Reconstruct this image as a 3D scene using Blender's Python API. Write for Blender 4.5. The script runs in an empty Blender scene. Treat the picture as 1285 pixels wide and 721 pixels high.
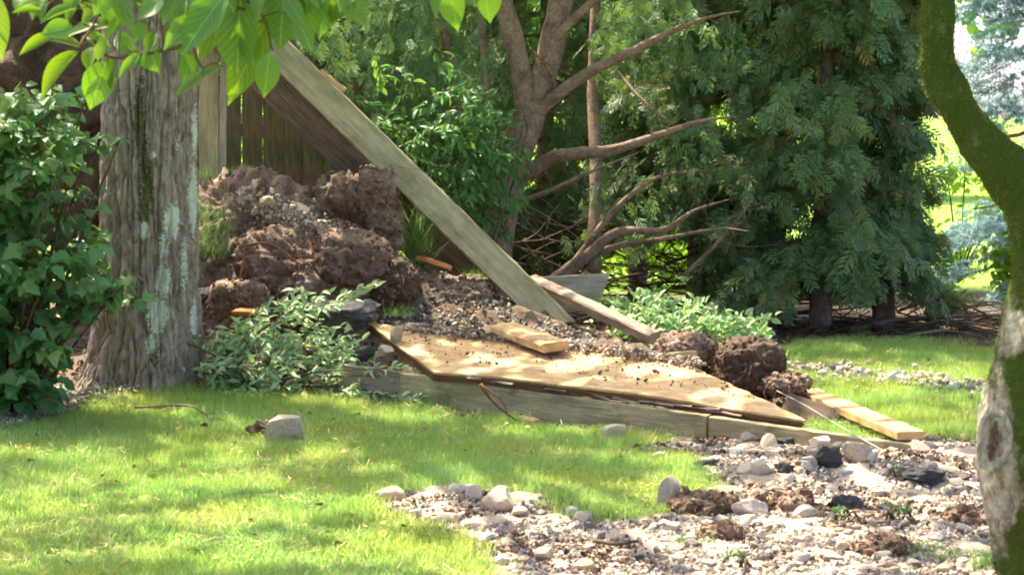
import bpy, bmesh, math, random
import numpy as np
from mathutils import Vector, Matrix

random.seed(7)
rng = np.random.default_rng(11)
C = bpy.context.scene.collection
SC = bpy.context.scene

# ------------------------------------------------------------------ camera, sky, sun, exposure
FPX, CX, CY, HOR, CAMH = 2900.0, 642.5, 360.5, 145.0, 1.6      # focal length in photo pixels, horizon row
PITCH = math.atan((CY - HOR) / FPX)
cam = bpy.data.cameras.new('camera')
cam.sensor_width = 36.0
cam.lens = 36.0 * FPX / 1285.0
cam.clip_end = 5000
cam.dof.use_dof = True
cam.dof.focus_distance = 12.6
cam.dof.aperture_fstop = 10.0
camo = bpy.data.objects.new('camera', cam)
camo.location = (0, 0, CAMH)
camo.rotation_euler = (math.pi / 2 - PITCH, 0, 0)
C.objects.link(camo)
SC.camera = camo

SUN_DIR = Vector((-0.30, 0.40, 0.87)).normalized()             # towards the sun
world = bpy.data.worlds.new('World')
SC.world = world
world.use_nodes = True
wn = world.node_tree
sky = wn.nodes.new('ShaderNodeTexSky')
sky.sky_type = 'NISHITA'
sky.sun_disc = False
sky.sun_elevation = math.asin(SUN_DIR.z)
sky.sun_rotation = math.atan2(SUN_DIR.x, SUN_DIR.y)
sky.dust_density = 3.0
sky.air_density = 0.4
sky.ozone_density = 0.2
wn.nodes['Background'].inputs[1].default_value = 0.15
wn.links.new(sky.outputs[0], wn.nodes['Background'].inputs[0])
sun = bpy.data.lights.new('sun', 'SUN')
sun.energy = 3.2
sun.angle = math.radians(0.53)
sun.color = (1.0, 0.91, 0.75)
suno = bpy.data.objects.new('sun', sun)
suno.rotation_euler = SUN_DIR.to_track_quat('Z', 'Y').to_euler()
suno.location = (-6, 8, 18)
C.objects.link(suno)
SC.view_settings.view_transform = 'Standard'
SC.view_settings.look = 'None'
SC.view_settings.gamma = 1
SC.view_settings.exposure = 2.45
SC.cycles.use_denoising = True
SC.cycles.max_bounces = 7
SC.cycles.diffuse_bounces = 4
SC.cycles.transmission_bounces = 4
SC.cycles.glossy_bounces = 2
SC.cycles.transparent_max_bounces = 4
SC.cycles.sample_clamp_indirect = 6
SC.cycles.use_adaptive_sampling = True
SC.cycles.adaptive_threshold = 0.02
SC.cycles.filter_width = 1.9

# ------------------------------------------------------------------ photo survey -> metres
def ray(px, py):
    dx, dy = (px - CX) / FPX, (CY - py) / FPX
    return Vector((dx, math.cos(PITCH) + dy * math.sin(PITCH), -math.sin(PITCH) + dy * math.cos(PITCH)))

def P(px, py, Y):
    d = ray(px, py)
    return Vector((0, 0, CAMH)) + d * (Y / d.y)

def G(px, py, z=0.0):
    d = ray(px, py)
    return Vector((0, 0, CAMH)) + d * ((z - CAMH) / d.z)

def to_px(x, y, z):
    f = y * math.cos(PITCH) - (z - CAMH) * math.sin(PITCH)
    u = y * math.sin(PITCH) + (z - CAMH) * math.cos(PITCH)
    return CX + FPX * x / f, CY - FPX * u / f

# ------------------------------------------------------------------ noise
_perm = np.random.default_rng(3).permutation(256)
_perm = np.concatenate([_perm, _perm, _perm])
_g3 = np.random.default_rng(4).normal(size=(256, 3))
_g3 /= np.linalg.norm(_g3, axis=1)[:, None]

def perlin(x, y, z):
    x, y, z = np.broadcast_arrays(np.asarray(x, float), np.asarray(y, float), np.asarray(z, float))
    xi, yi, zi = (np.floor(a).astype(int) for a in (x, y, z))
    xf, yf, zf = x - xi, y - yi, z - zi
    u, v, w = (t * t * t * (t * (t * 6 - 15) + 10) for t in (xf, yf, zf))
    xi &= 255; yi &= 255; zi &= 255
    def g(a, b, c):
        h = _perm[_perm[_perm[(xi + a) & 255] + ((yi + b) & 255)] + ((zi + c) & 255)]
        gr = _g3[h]
        return gr[..., 0] * (xf - a) + gr[..., 1] * (yf - b) + gr[..., 2] * (zf - c)
    def lerp(t, a, b): return a + t * (b - a)
    return 1.6 * lerp(w, lerp(v, lerp(u, g(0,0,0), g(1,0,0)), lerp(u, g(0,1,0), g(1,1,0))),
                      lerp(v, lerp(u, g(0,0,1), g(1,0,1)), lerp(u, g(0,1,1), g(1,1,1))))

def fbm(x, y, z, o=4):
    s, a, f = 0, 1.0, 1.0
    for i in range(o):
        s = s + a * perlin(x * f + 7.3 * i, y * f + 3.1 * i, z * f + 1.7 * i)
        a *= 0.5; f *= 2.03
    return s

# ------------------------------------------------------------------ mesh helpers
def mesh_np(name, V, F, col=None, smooth=True):
    V = np.asarray(V, np.float32); F = np.asarray(F, np.int32)
    me = bpy.data.meshes.new(name)
    n, k = F.shape
    me.vertices.add(len(V)); me.vertices.foreach_set('co', V.ravel())
    me.loops.add(n * k); me.loops.foreach_set('vertex_index', F.ravel())
    me.polygons.add(n); me.polygons.foreach_set('loop_start', np.arange(0, n * k, k, dtype=np.int32))
    me.update(calc_edges=True)
    me.polygons.foreach_set('use_smooth', np.full(n, smooth))
    set_col(me, col)
    me.validate()
    return me

def set_col(me, col):
    n = len(me.vertices)
    if col is None: col = np.ones((n, 3))
    col = np.asarray(col, np.float32)
    if col.ndim == 1: col = np.tile(col, (n, 1))
    a = me.color_attributes.new('Col', 'FLOAT_COLOR', 'POINT')
    a.data.foreach_set('color', np.concatenate([col, np.ones((n, 1), np.float32)], 1).astype(np.float32).ravel())

def mesh_py(name, V, F, col=None, smooth=False):
    me = bpy.data.meshes.new(name)
    me.from_pydata([tuple(v) for v in V], [], [tuple(int(i) for i in f) for f in F])
    me.update()
    me.polygons.foreach_set('use_smooth', np.full(len(me.polygons), smooth))
    set_col(me, col)
    return me

def obj(name, me, mat, parent=None, label=None, cat=None, group=None, kind=None, M=None):
    o = bpy.data.objects.new(name, me)
    C.objects.link(o)
    if me is not None and mat is not None and not me.materials: me.materials.append(mat)
    if M is not None: o.matrix_world = M
    if parent is not None:
        o.parent = parent
        o.matrix_parent_inverse = Matrix.Translation(-Vector(parent.location))
    tag(o, label, cat, group, kind)
    return o

def tag(o, label=None, cat=None, group=None, kind=None):
    if label: o['label'] = label
    if cat: o['category'] = cat
    if group: o['group'] = group
    if kind: o['kind'] = kind
    return o

def thing(name, loc, label, cat, group=None):
    o = bpy.data.objects.new(name, None)
    o.empty_display_size = 0.1
    o.location = loc
    C.objects.link(o)
    return tag(o, label, cat, group)

def join(parts):
    Vs, Fs, Cs, n = [], [], [], 0
    for p in parts:
        V, F = np.asarray(p[0], float), np.asarray(p[1], int)
        Vs.append(V); Fs.append(F + n); n += len(V)
        c = p[2] if len(p) > 2 else np.ones(3)
        c = np.asarray(c, float)
        Cs.append(np.tile(c, (len(V), 1)) if c.ndim == 1 else c)
    return np.concatenate(Vs), np.concatenate(Fs), np.concatenate(Cs)

def spline(pts, n):
    p = np.asarray(pts, float)
    if len(p) < 3:
        t = np.linspace(0, 1, n)[:, None]
        return p[0] * (1 - t) + p[-1] * t
    q = np.vstack([2 * p[0] - p[1], p, 2 * p[-1] - p[-2]])
    out = []
    ts = np.linspace(0, len(p) - 1 - 1e-6, n)
    for t in ts:
        i = int(t); f = t - i
        a, b, c, d = q[i], q[i + 1], q[i + 2], q[i + 3]
        out.append(0.5 * (2 * b + (c - a) * f + (2 * a - 5 * b + 4 * c - d) * f * f + (3 * b - a - 3 * c + d) * f ** 3))
    return np.array(out)

def tube(pts, radii, sides=6, rough=0.0, n=None, seed=0):
    """tapered tube along a smooth path -> V, F (triangles)"""
    pts = np.asarray(pts, float)
    n = n or max(4, len(pts) * 4)
    c = spline(pts, n)
    r = np.interp(np.linspace(0, 1, n), np.linspace(0, 1, len(radii)), radii)
    t = np.gradient(c, axis=0); t /= np.linalg.norm(t, axis=1)[:, None] + 1e-9
    ref = np.array([0.13, 0.31, 0.94]) if abs(t[:, 2]).mean() < 0.8 else np.array([0.9, 0.3, 0.1])
    a = np.cross(t, ref); a /= np.linalg.norm(a, axis=1)[:, None] + 1e-9
    b = np.cross(t, a)
    th = np.linspace(0, 2 * np.pi, sides, endpoint=False)
    rr = r[:, None] * np.ones(sides)[None]
    dirs = a[:, None, :] * np.cos(th)[None, :, None] + b[:, None, :] * np.sin(th)[None, :, None]
    if rough:
        q = c[:, None, :] + dirs * rr[..., None]
        s = 0.6 / max(r.mean(), 1e-3)
        rr = rr * (1 + rough * fbm(q[..., 0] * s + seed, q[..., 1] * s, q[..., 2] * s * 0.6, 3))
    V = (c[:, None, :] + dirs * rr[..., None]).reshape(-1, 3)
    F = []
    i = np.arange(n - 1)[:, None] * sides; j = np.arange(sides)[None]; j2 = (j + 1) % sides
    A, B, D, E = i + j, i + j2, i + sides + j2, i + sides + j
    F = np.concatenate([np.stack([A, B, D], -1).reshape(-1, 3), np.stack([A, D, E], -1).reshape(-1, 3)])
    m = len(V)
    V = np.vstack([V, c[0], c[-1]])
    caps = [[m, (k + 1) % sides, k] for k in range(sides)] + [[m + 1, (n - 1) * sides + k, (n - 1) * sides + (k + 1) % sides] for k in range(sides)]
    return V, np.concatenate([F, np.array(caps)])

def frames(d, nrm):
    """unit length axis d, approx normal -> (N,3,3) with columns x, d, n"""
    d = d / (np.linalg.norm(d, axis=1)[:, None] + 1e-9)
    x = np.cross(d, nrm); x /= np.linalg.norm(x, axis=1)[:, None] + 1e-9
    n = np.cross(x, d)
    return np.stack([x, d, n], -1)

def scatter(tmpl, M, pos, col):
    """join copies of templates: tmpl list of (V,F); M (N,3,3) incl. scale"""
    out = []
    N = len(pos); which = rng.integers(0, len(tmpl), N)
    for k, (V, F) in enumerate(tmpl):
        idx = np.where(which == k)[0]
        if not len(idx): continue
        W = np.einsum('nij,vj->nvi', M[idx], V) + pos[idx][:, None, :]
        FF = F[None] + (np.arange(len(idx)) * len(V))[:, None, None]
        CC = np.repeat(col[idx], len(V), 0)
        out.append((W.reshape(-1, 3), FF.reshape(-1, 3), CC))
    return join(out)

def leaf_tmpl(seg=6, prof=None, fold=0.25, curl=0.25, wave=0.0):
    """leaf along +y, length 1, blade in x, normal +z"""
    prof = prof or (lambda t: 0.5 * math.sin(math.pi * t ** 0.75) ** 0.9)
    V, F = [(0, 0, 0)], []
    for i in range(1, seg):
        t = i / seg
        w = prof(t); z = -curl * t * t
        wz = wave * math.sin(t * 11)
        V += [(-w, t, z + fold * w + wz), (0, t, z), (w, t, z + fold * w - wz)]
    V.append((0, 1, -curl))
    last = len(V) - 1
    F += [(0, 2, 1), (0, 3, 2)]
    for i in range(seg - 2):
        a = 1 + 3 * i; b = a + 3
        F += [(a, a + 1, b + 1), (a, b + 1, b), (a + 1, a + 2, b + 2), (a + 1, b + 2, b + 1)]
    a = 1 + 3 * (seg - 2)
    F += [(a, a + 1, last), (a + 1, a + 2, last)]
    return np.array(V, float), np.array(F)

def put_leaves(root, tm, mat, pos, d, nrm, L, Wd, col, n_single=300, name='leaf', rest='foliage', tm_far=None):
    """leaves of a plant: the ones nearest the camera as parts, the rest joined as stuff"""
    R = frames(d, nrm)
    M = R * np.stack([Wd, L, L], -1)[:, None, :]
    score = np.linalg.norm(pos - np.array([0, 0, CAMH]), axis=1) - 1.5 * L
    order = np.argsort(score)
    single, other = order[:n_single], order[n_single:]
    pool = {}
    for i in single:
        key = (int(i) % len(tm), int(i) % 5)
        if key not in pool:
            V, F = tm[key[0]]
            pool[key] = mesh_np(name, V, F, np.clip(col[i], 0, 3))
            pool[key].materials.append(mat)
        m = Matrix(M[i].tolist()).to_4x4(); m.translation = Vector(pos[i])
        obj(name, pool[key], mat, root, M=m)
    if len(other):
        V, F, K = scatter(tm_far or tm, M[other], pos[other], col[other])
        obj(rest, mesh_np(rest, V, F, K), mat, root, kind='stuff')

# ------------------------------------------------------------------ materials
def lin(h):
    h = h.lstrip('#')
    c = [int(h[i:i + 2], 16) / 255 for i in (0, 2, 4)]
    return tuple(x / 12.92 if x <= 0.04045 else ((x + 0.055) / 1.055) ** 2.4 for x in c) + (1,)

class NT:
    def __init__(s, name):
        s.m = bpy.data.materials.new(name); s.m.use_nodes = True
        s.t = s.m.node_tree; s.n = s.t.nodes
        s.p = s.n['Principled BSDF']; s.out = s.n['Material Output']
    def new(s, ty, **kw):
        q = s.n.new(ty)
        for k, v in kw.items(): setattr(q, k, v)
        return q
    def link(s, a, b): s.t.links.new(a, b)
    def noise(s, vec, scale, detail=4, rough=0.55, dist=0):
        q = s.new('ShaderNodeTexNoise')
        q.inputs['Scale'].default_value = scale; q.inputs['Detail'].default_value = detail
        q.inputs['Roughness'].default_value = rough; q.inputs['Distortion'].default_value = dist
        if vec is not None: s.link(vec, q.inputs['Vector'])
        return q.outputs[0]
    def ramp(s, fac, stops):
        q = s.new('ShaderNodeValToRGB')
        e = q.color_ramp.elements
        e[0].position, e[0].color = stops[0]; e[1].position, e[1].color = stops[-1]
        for p, c in stops[1:-1]:
            x = e.new(p); x.color = c
        s.link(fac, q.inputs[0]); return q.outputs[0]
    def mix(s, fac, a, b, mode='MIX'):
        q = s.new('ShaderNodeMix', data_type='RGBA', blend_type=mode)
        for v, i in ((fac, 0), (a, 6), (b, 7)):
            if isinstance(v, (int, float)): q.inputs[i].default_value = v
            elif isinstance(v, tuple): q.inputs[i].default_value = v
            else: s.link(v, q.inputs[i])
        return q.outputs[2]
    def coord(s, which='Object', scale=None):
        o = s.new('ShaderNodeTexCoord').outputs[which]
        if scale is None: return o
        mp = s.new('ShaderNodeMapping'); mp.inputs['Scale'].default_value = scale
        s.link(o, mp.inputs[0]); return mp.outputs[0]
    def attr(s, name='Col'):
        return s.new('ShaderNodeAttribute', attribute_name=name).outputs['Color']
    def bump(s, h, strength, dist=0.01):
        b = s.new('ShaderNodeBump'); b.inputs['Strength'].default_value = strength; b.inputs['Distance'].default_value = dist
        s.link(h, b.inputs['Height']); s.link(b.outputs[0], s.p.inputs['Normal']); return b.outputs[0]
    def done(s, col, rough=0.8, spec=0.25):
        s.link(col, s.p.inputs['Base Color'])
        s.p.inputs['Roughness'].default_value = rough
        s.p.inputs['Specular IOR Level'].default_value = spec
        return s.m

def leaf_mat(name, a, b, trans, tfac=0.35, rough=0.45, spec=0.4, veins=0.0):
    """blade colour varies per leaf between a and b; light passes through as trans"""
    s = NT(name)
    rnd = s.new('ShaderNodeObjectInfo').outputs['Random']
    nz = s.noise(s.coord('Object'), 9.0, 2)
    base = s.mix(rnd, lin(a), lin(b))
    base = s.mix(nz, base, lin(b))
    if veins:
        sx = s.new('ShaderNodeSeparateXYZ'); s.link(s.coord('Object'), sx.inputs[0])
        def mth(op, *a):
            q = s.new('ShaderNodeMath', operation=op)
            for i, v in enumerate(a):
                if isinstance(v, (int, float)): q.inputs[i].default_value = v
                else: s.link(v, q.inputs[i])
            return q.outputs[0]
        ab = mth('ABSOLUTE', sx.outputs[0])
        rib = mth('LESS_THAN', ab, .018)
        side = mth('GREATER_THAN', mth('SINE', mth('MULTIPLY', mth('SUBTRACT', sx.outputs[1], mth('MULTIPLY', ab, .75)), 52.0)), .93)
        base = s.mix(mth('MULTIPLY', mth('MAXIMUM', rib, mth('MULTIPLY', side, .6)), veins), base, lin('#a9bf6a'))
        s.bump(s.noise(s.coord('Object'), 22, 4), .25, .02)
    base = s.mix(1.0, base, s.attr(), 'MULTIPLY')
    tr = s.mix(1.0, s.mix(rnd, lin(trans), lin(trans)), s.attr(), 'MULTIPLY')
    s.done(base, rough, spec)
    tb = s.new('ShaderNodeBsdfTranslucent'); s.link(tr, tb.inputs[0])
    ms = s.new('ShaderNodeMixShader'); ms.inputs[0].default_value = tfac
    s.link(s.p.outputs[0], ms.inputs[1]); s.link(tb.outputs[0], ms.inputs[2])
    s.link(ms.outputs[0], s.out.inputs[0])
    return s.m

def wood_mat(name, a, b, stain, stain_amt=0.5, grain=1.0, bump=0.35):
    s = NT(name)
    g = s.noise(s.coord('Object', (1.3 * grain, 26, 26)), 3.0, 6, 0.62, 0.4)
    fine = s.noise(s.coord('Object', (4 * grain, 110, 110)), 3.0, 3)
    blot = s.noise(s.coord('Object', (2.2, 6, 6)), 1.6, 4, 0.6)
    col = s.ramp(g, [(0.38, lin(a)), (0.62, lin(b))])
    col = s.mix(s.ramp(blot, [(0.45, (0, 0, 0, 1)), (0.75, (stain_amt,) * 3 + (1,))]), col, lin(stain))
    col = s.mix(s.ramp(fine, [(0.35, (0.35,) * 3 + (1,)), (0.6, (0, 0, 0, 1))]), col, lin(stain))
    col = s.mix(1.0, col, s.attr(), 'MULTIPLY')
    h = s.mix(0.5, g, fine)
    s.bump(h, bump, 0.006)
    return s.done(col, 0.82, 0.2)

def rough_mat(name, stops, scale, bump=0.6, dist=0.02, rough=0.9, spec=0.2, scale2=None, speck=None):
    """mottled stone / soil / asphalt, times the Col attribute"""
    s = NT(name)
    co = s.coord('Object')
    n1 = s.noise(co, scale, 6, 0.65, 0.3)
    n2 = s.noise(co, scale2 or scale * 6, 4, 0.6)
    col = s.ramp(n1, stops)
    col = s.mix(s.ramp(n2, [(0.35, (0.55,) * 3 + (1,)), (0.65, (1,) * 3 + (1,))]), (0, 0, 0, 1), col)
    if speck:
        v = s.new('ShaderNodeTexVoronoi'); v.inputs['Scale'].default_value = speck[0]; s.link(co, v.inputs['Vector'])
        sp = s.ramp(v.outputs['Distance'], [(0.12, (1, 1, 1, 1)), (0.3, (0, 0, 0, 1))])
        gate = s.ramp(s.noise(co, speck[0] * 0.35, 2), [(0.48, (0, 0, 0, 1)), (0.6, (1, 1, 1, 1))])
        col = s.mix(s.mix(1.0, sp, gate, 'MULTIPLY'), col, lin(speck[1]))
    col = s.mix(1.0, col, s.attr(), 'MULTIPLY')
    s.bump(s.mix(0.5, n1, n2), bump, dist)
    return s.done(col, rough, spec)

MAT = {}
MAT['soil'] = rough_mat('soil', [(0.3, lin('#665041')), (0.5, lin('#8b7260')), (0.72, lin('#b59c86'))], 7, 0.9, 0.03, scale2=60)
MAT['soil_dark'] = rough_mat('dark_soil', [(0.3, lin('#4a3c33')), (0.6, lin('#6a5647')), (0.8, lin('#8b7562'))], 7, 0.9, 0.03, scale2=60)
MAT['stone'] = rough_mat('stone', [(0.3, lin('#b09f8e')), (0.55, lin('#d6c8b6')), (0.8, lin('#ece3d6'))], 14, 0.6, 0.008, 0.85, 0.25, 90)
MAT['gravel'] = rough_mat('gravel', [(0.3, lin('#cfc4b8')), (0.7, lin('#ffffff'))], 40, 0.4, 0.004, 0.85, 0.25)
MAT['asphalt'] = rough_mat('asphalt', [(0.3, lin('#5c5959')), (0.7, lin('#827d7b'))], 22, 1.0, 0.03, 0.95, 0.15, 120, (90, '#a39b95'))
MAT['root'] = rough_mat('root', [(0.3, lin('#5a3b2c')), (0.7, lin('#8a6048'))], 30, 0.3, 0.003)
MAT['dead'] = rough_mat('dead_wood', [(0.3, lin('#5d4c3d')), (0.7, lin('#8c7860'))], 18, 0.4, 0.004)
MAT['cedar_bark'] = rough_mat('cedar_bark', [(0.3, lin('#7a6252')), (0.6, lin('#a28773')), (0.8, lin('#bda590'))], 9, 0.6, 0.01, scale2=45)
MAT['twig'] = rough_mat('twig_bark', [(0.3, lin('#4e3b2c')), (0.7, lin('#75604a'))], 25, 0.3, 0.003)
MAT['wood_green'] = wood_mat('weathered_treated_wood', '#9a8f6c', '#b9ad88', '#6b6446', 0.7)
MAT['wood_front'] = wood_mat('weathered_beam_wood', '#90825f', '#b6a682', '#5f523a', 0.75)
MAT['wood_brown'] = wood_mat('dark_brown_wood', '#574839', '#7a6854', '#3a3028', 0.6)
MAT['wood_grey'] = wood_mat('grey_weathered_wood', '#8f8676', '#b9ae9b', '#6c6253', 0.5)
MAT['wood_rail'] = wood_mat('grey_brown_wood', '#7c6b5c', '#9f8e7c', '#5a4a3d', 0.5)
MAT['wood_fresh'] = wood_mat('fresh_sawn_wood', '#b8935f', '#cfae7b', '#94714a', 0.4)
MAT['wood_ply'] = wood_mat('plywood_face', '#bd9766', '#e0c294', '#94693d', 0.7, 0.8)
def add_mud(m, col, lo, hi, scale):
    t = m.node_tree; p = t.nodes['Principled BSDF']; src = p.inputs['Base Color'].links[0].from_socket
    tc = t.nodes.new('ShaderNodeTexCoord'); nz = t.nodes.new('ShaderNodeTexNoise'); nz.inputs['Scale'].default_value = scale; nz.inputs['Detail'].default_value = 8; nz.inputs['Roughness'].default_value = .7
    t.links.new(tc.outputs['Object'], nz.inputs['Vector'])
    rp = t.nodes.new('ShaderNodeValToRGB'); rp.color_ramp.elements[0].position = lo; rp.color_ramp.elements[1].position = hi
    t.links.new(nz.outputs[0], rp.inputs[0])
    mx = t.nodes.new('ShaderNodeMix'); mx.data_type = 'RGBA'; t.links.new(rp.outputs[0], mx.inputs[0]); t.links.new(src, mx.inputs[6]); mx.inputs[7].default_value = lin(col)
    t.links.new(mx.outputs[2], p.inputs['Base Color'])
add_mud(MAT['wood_ply'], '#8d7152', .53, .68, 3.2)
add_mud(MAT['wood_ply'], '#5f4a38', .6, .68, 7)
add_mud(MAT['wood_ply'], '#a98a62', .5, .6, 11)
add_mud(MAT['wood_green'], '#7a7252', .55, .72, 3.0)
add_mud(MAT['wood_front'], '#5b5038', .55, .7, 3.5)
add_mud(MAT['wood_fresh'], '#8d6f4a', .56, .7, 5.0)
MAT['wood_ply_edge'] = wood_mat('plywood_edge', '#5c3f2b', '#7b573c', '#3b281c', 0.5)
MAT['wood_fence'] = wood_mat('fence_board_wood', '#5a5138', '#76694a', '#3d3726', 0.6)
MAT['wood_split'] = wood_mat('orange_split_wood', '#b26d3a', '#c98a50', '#8a522a', 0.4)
MAT['leaf_big'] = leaf_mat('broad_leaf', '#39621f', '#4a6d2a', '#7ca012', 0.33, 0.36, 0.5, veins=.55)
MAT['leaf_shrub'] = leaf_mat('shrub_leaf', '#426838', '#597f48', '#82aa40', 0.3, 0.5, 0.35)
MAT['leaf_pale'] = leaf_mat('pale_leaf', '#849e6e', '#a3b88a', '#aac470', 0.35, 0.5, 0.35)
MAT['leaf_cedar'] = leaf_mat('cedar_foliage', '#4b6640', '#647f54', '#7c984a', 0.3, 0.6, 0.3)
MAT['leaf_spruce'] = leaf_mat('blue_spruce_needles', '#6f8c92', '#94b0b4', '#7f9c90', 0.2, 0.6, 0.3)
MAT['leaf_sun'] = leaf_mat('understorey_leaf', '#5d8a2a', '#7aa336', '#b4d43c', 0.5, 0.5, 0.3)
MAT['leaf_crown'] = leaf_mat('crown_leaf', '#3c6b26', '#4c7d2f', '#8cba2a', 0.3, 0.5, 0.3)
MAT['grass'] = leaf_mat('grass_blades', '#84a04e', '#93ae58', '#aac65c', 0.4, 0.5, 0.3)
MAT['wire'] = rough_mat('wire', [(0.3, lin('#8c8a86')), (0.7, lin('#b5b2ad'))], 30, 0.1, 0.001, 0.5, 0.5)

MAT['straw'] = rough_mat('straw', [(0.3, lin('#e0e0e0')), (0.7, lin('#ffffff'))], 30, 0.2, 0.002)
MAT['moss'] = leaf_mat('moss', '#55651e', '#6e7c2a', '#98a832', 0.3, 0.8, 0.1)

def ground_mat():
    s = NT('ground_soil_and_turf')
    co = s.coord('Object')
    n1 = s.noise(co, 3.0, 6, 0.65); n2 = s.noise(co, 40, 5, 0.65)
    v = s.mix(0.5, n1, n2)
    f = s.ramp(v, [(0.3, (0.62, 0.6, 0.58, 1)), (0.7, (1.25, 1.25, 1.25, 1))])
    col = s.mix(1.0, s.attr(), f, 'MULTIPLY')
    s.bump(v, 0.8, 0.03)
    return s.done(col, 0.95, 0.1)
MAT['ground'] = ground_mat()

# ------------------------------------------------------------------ ground
def in_poly(px, py, poly):
    ins = np.zeros(px.shape, bool)
    n = len(poly)
    for i in range(n):
        x1, y1 = poly[i]; x2, y2 = poly[(i + 1) % n]
        c = (y1 > py) != (y2 > py)
        xs = (x2 - x1) * (py - y1) / (y2 - y1 + 1e-9) + x1
        ins ^= c & (px < xs)
    return ins

LAWN_FRONT = [(-400, 548), (40, 528), (125, 502), (190, 489), (260, 486), (330, 494), (430, 503), (510, 508), (640, 530), (760, 545),
              (890, 556), (905, 562), (820, 572), (880, 585), (925, 605), (890, 622), (850, 645), (800, 658), (720, 650), (640, 634),
              (560, 612), (500, 616), (478, 628), (500, 652), (570, 675), (622, 700), (645, 790), (-400, 800)]
LAWN_BACK = [(985, 470), (970, 436), (1060, 428), (1400, 446), (1400, 565), (1180, 558), (1100, 556), (1030, 545), (1000, 500)]
GRAVEL = [(472, 618), (560, 606), (640, 628), (720, 645), (800, 655), (860, 650), (850, 626), (905, 612), (870, 592), (815, 578), (818, 562),
          (890, 548), (1000, 545), (1240, 552), (1500, 556), (1500, 860), (660, 860), (625, 720), (600, 695), (520, 662), (478, 640)]

def zones(x, y):
    """photo-surveyed turf and gravel areas, edges broken by noise"""
    px, py = to_px(x, y, 0.0)
    j = fbm(x * 2.3, y * 2.3, 0.5, 4)
    k = fbm(x * 2.3 + 40, y * 2.3, 8.5, 4)
    qx, qy = px + 26 * j, py + 9 * k
    lawn = in_poly(qx, qy, LAWN_FRONT) | in_poly(qx, qy, LAWN_BACK)
    grav = in_poly(qx, qy, GRAVEL)
    return lawn & ~grav, grav, px, py

def bump2(x, y, cx, cy, sx, sy, a):
    return a * np.exp(-((x - cx) / sx) ** 2 - ((y - cy) / sy) ** 2)

def height(x, y):
    x = np.asarray(x, float); y = np.asarray(y, float)
    h = 0.02 * perlin(x * 0.5, y * 0.5, 0.3) * np.clip((y - 6) / 3, 0, 1)
    h = h + bump2(x, y, -0.35, 14.7, 0.95, 0.75, 0.46) + bump2(x, y, 0.75, 13.75, 0.6, 0.55, 0.17)
    h = h + bump2(x, y, -0.75, 15.9, 0.8, 0.5, 0.55)
    h = h + bump2(x, y, -1.62, 14.75, 0.72, 0.48, 0.78) + bump2(x, y, -1.0, 14.5, 0.4, 0.4, 0.3) + bump2(x, y, -2.0, 13.2, 0.9, 0.5, 0.05)
    h = h + bump2(x, y, 1.5, 10.3, 0.75, 0.5, 0.07) + bump2(x, y, -0.05, 9.35, 0.4, 0.2, 0.06) + bump2(x, y, 1.0, 8.9, 1.2, 0.4, 0.03)
    return h

def hz(x, y): return float(height(np.array([x]), np.array([y]))[0])

def Gh(px, py):
    z = 0.0
    for _ in range(12):
        g = G(px, py, z); z = 0.5 * z + 0.5 * hz(g.x, g.y)
    g = G(px, py, z); g.z = hz(g.x, g.y)
    return g

def build_ground():
    def axis(a, b, step, far):
        f = list(np.arange(a, b, step)); e = step; p = f[-1]; up = []
        while p < far: e *= 1.25; p += e; up.append(p)
        e = step; p = f[0]; dn = []
        while p > -far: e *= 1.25; p -= e; dn.append(p)
        return np.array(dn[::-1] + f + up)
    xs, ys = axis(-3.4, 3.8, 0.047, 2500), axis(7.0, 17.6, 0.047, 2500)
    X, Y = np.meshgrid(xs, ys, indexing='ij')
    Z = height(X, Y)
    near = (Y > 6.5) & (Y < 19) & (abs(X) < 4.5)
    lawn, grav, px, py = zones(np.where(near, X, 0), np.where(near, Y, 10))
    lawn &= near; grav &= near
    soil = near & ~lawn
    rough = 0.03 * fbm(X * 5, Y * 5, 2.0, 5)
    Z = Z + np.where(soil, rough, 0.25 * rough) + np.where(soil & (Z > .12), 0.05 * fbm(X * 11, Y * 11, 5.0, 4), 0)
    turf = np.array(lin('#6d8440')[:3]); soilc = np.array(lin('#675648')[:3]); gr = np.array(lin('#a29180')[:3])
    mulch = np.array(lin('#57493d')[:3]); field = np.array(lin('#7fa03c')[:3])
    col = np.tile(soilc, X.shape + (1,))
    col[lawn] = turf; col[grav] = gr
    col[(Y > 15.6) & ~lawn] = mulch
    col[~near & (Y < 7.5)] = turf
    fmask = np.clip((Y - 20.5 + 0.8 * perlin(X * 0.5, Y * 0.5, 0)) / 0.8, 0, 1)[..., None]
    col = col * (1 - fmask) + field * fmask
    nx, ny = X.shape
    idx = np.arange(nx * ny).reshape(nx, ny)
    F = np.stack([idx[:-1, :-1], idx[1:, :-1], idx[1:, 1:], idx[:-1, 1:]], -1).reshape(-1, 4)
    me = mesh_np('ground', np.stack([X, Y, Z], -1).reshape(-1, 3), F, col.reshape(-1, 3))
    obj('ground', me, MAT['ground'], kind='structure', label='ground of lawn turf, bare soil and mulch reaching the far field')
build_ground()

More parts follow.
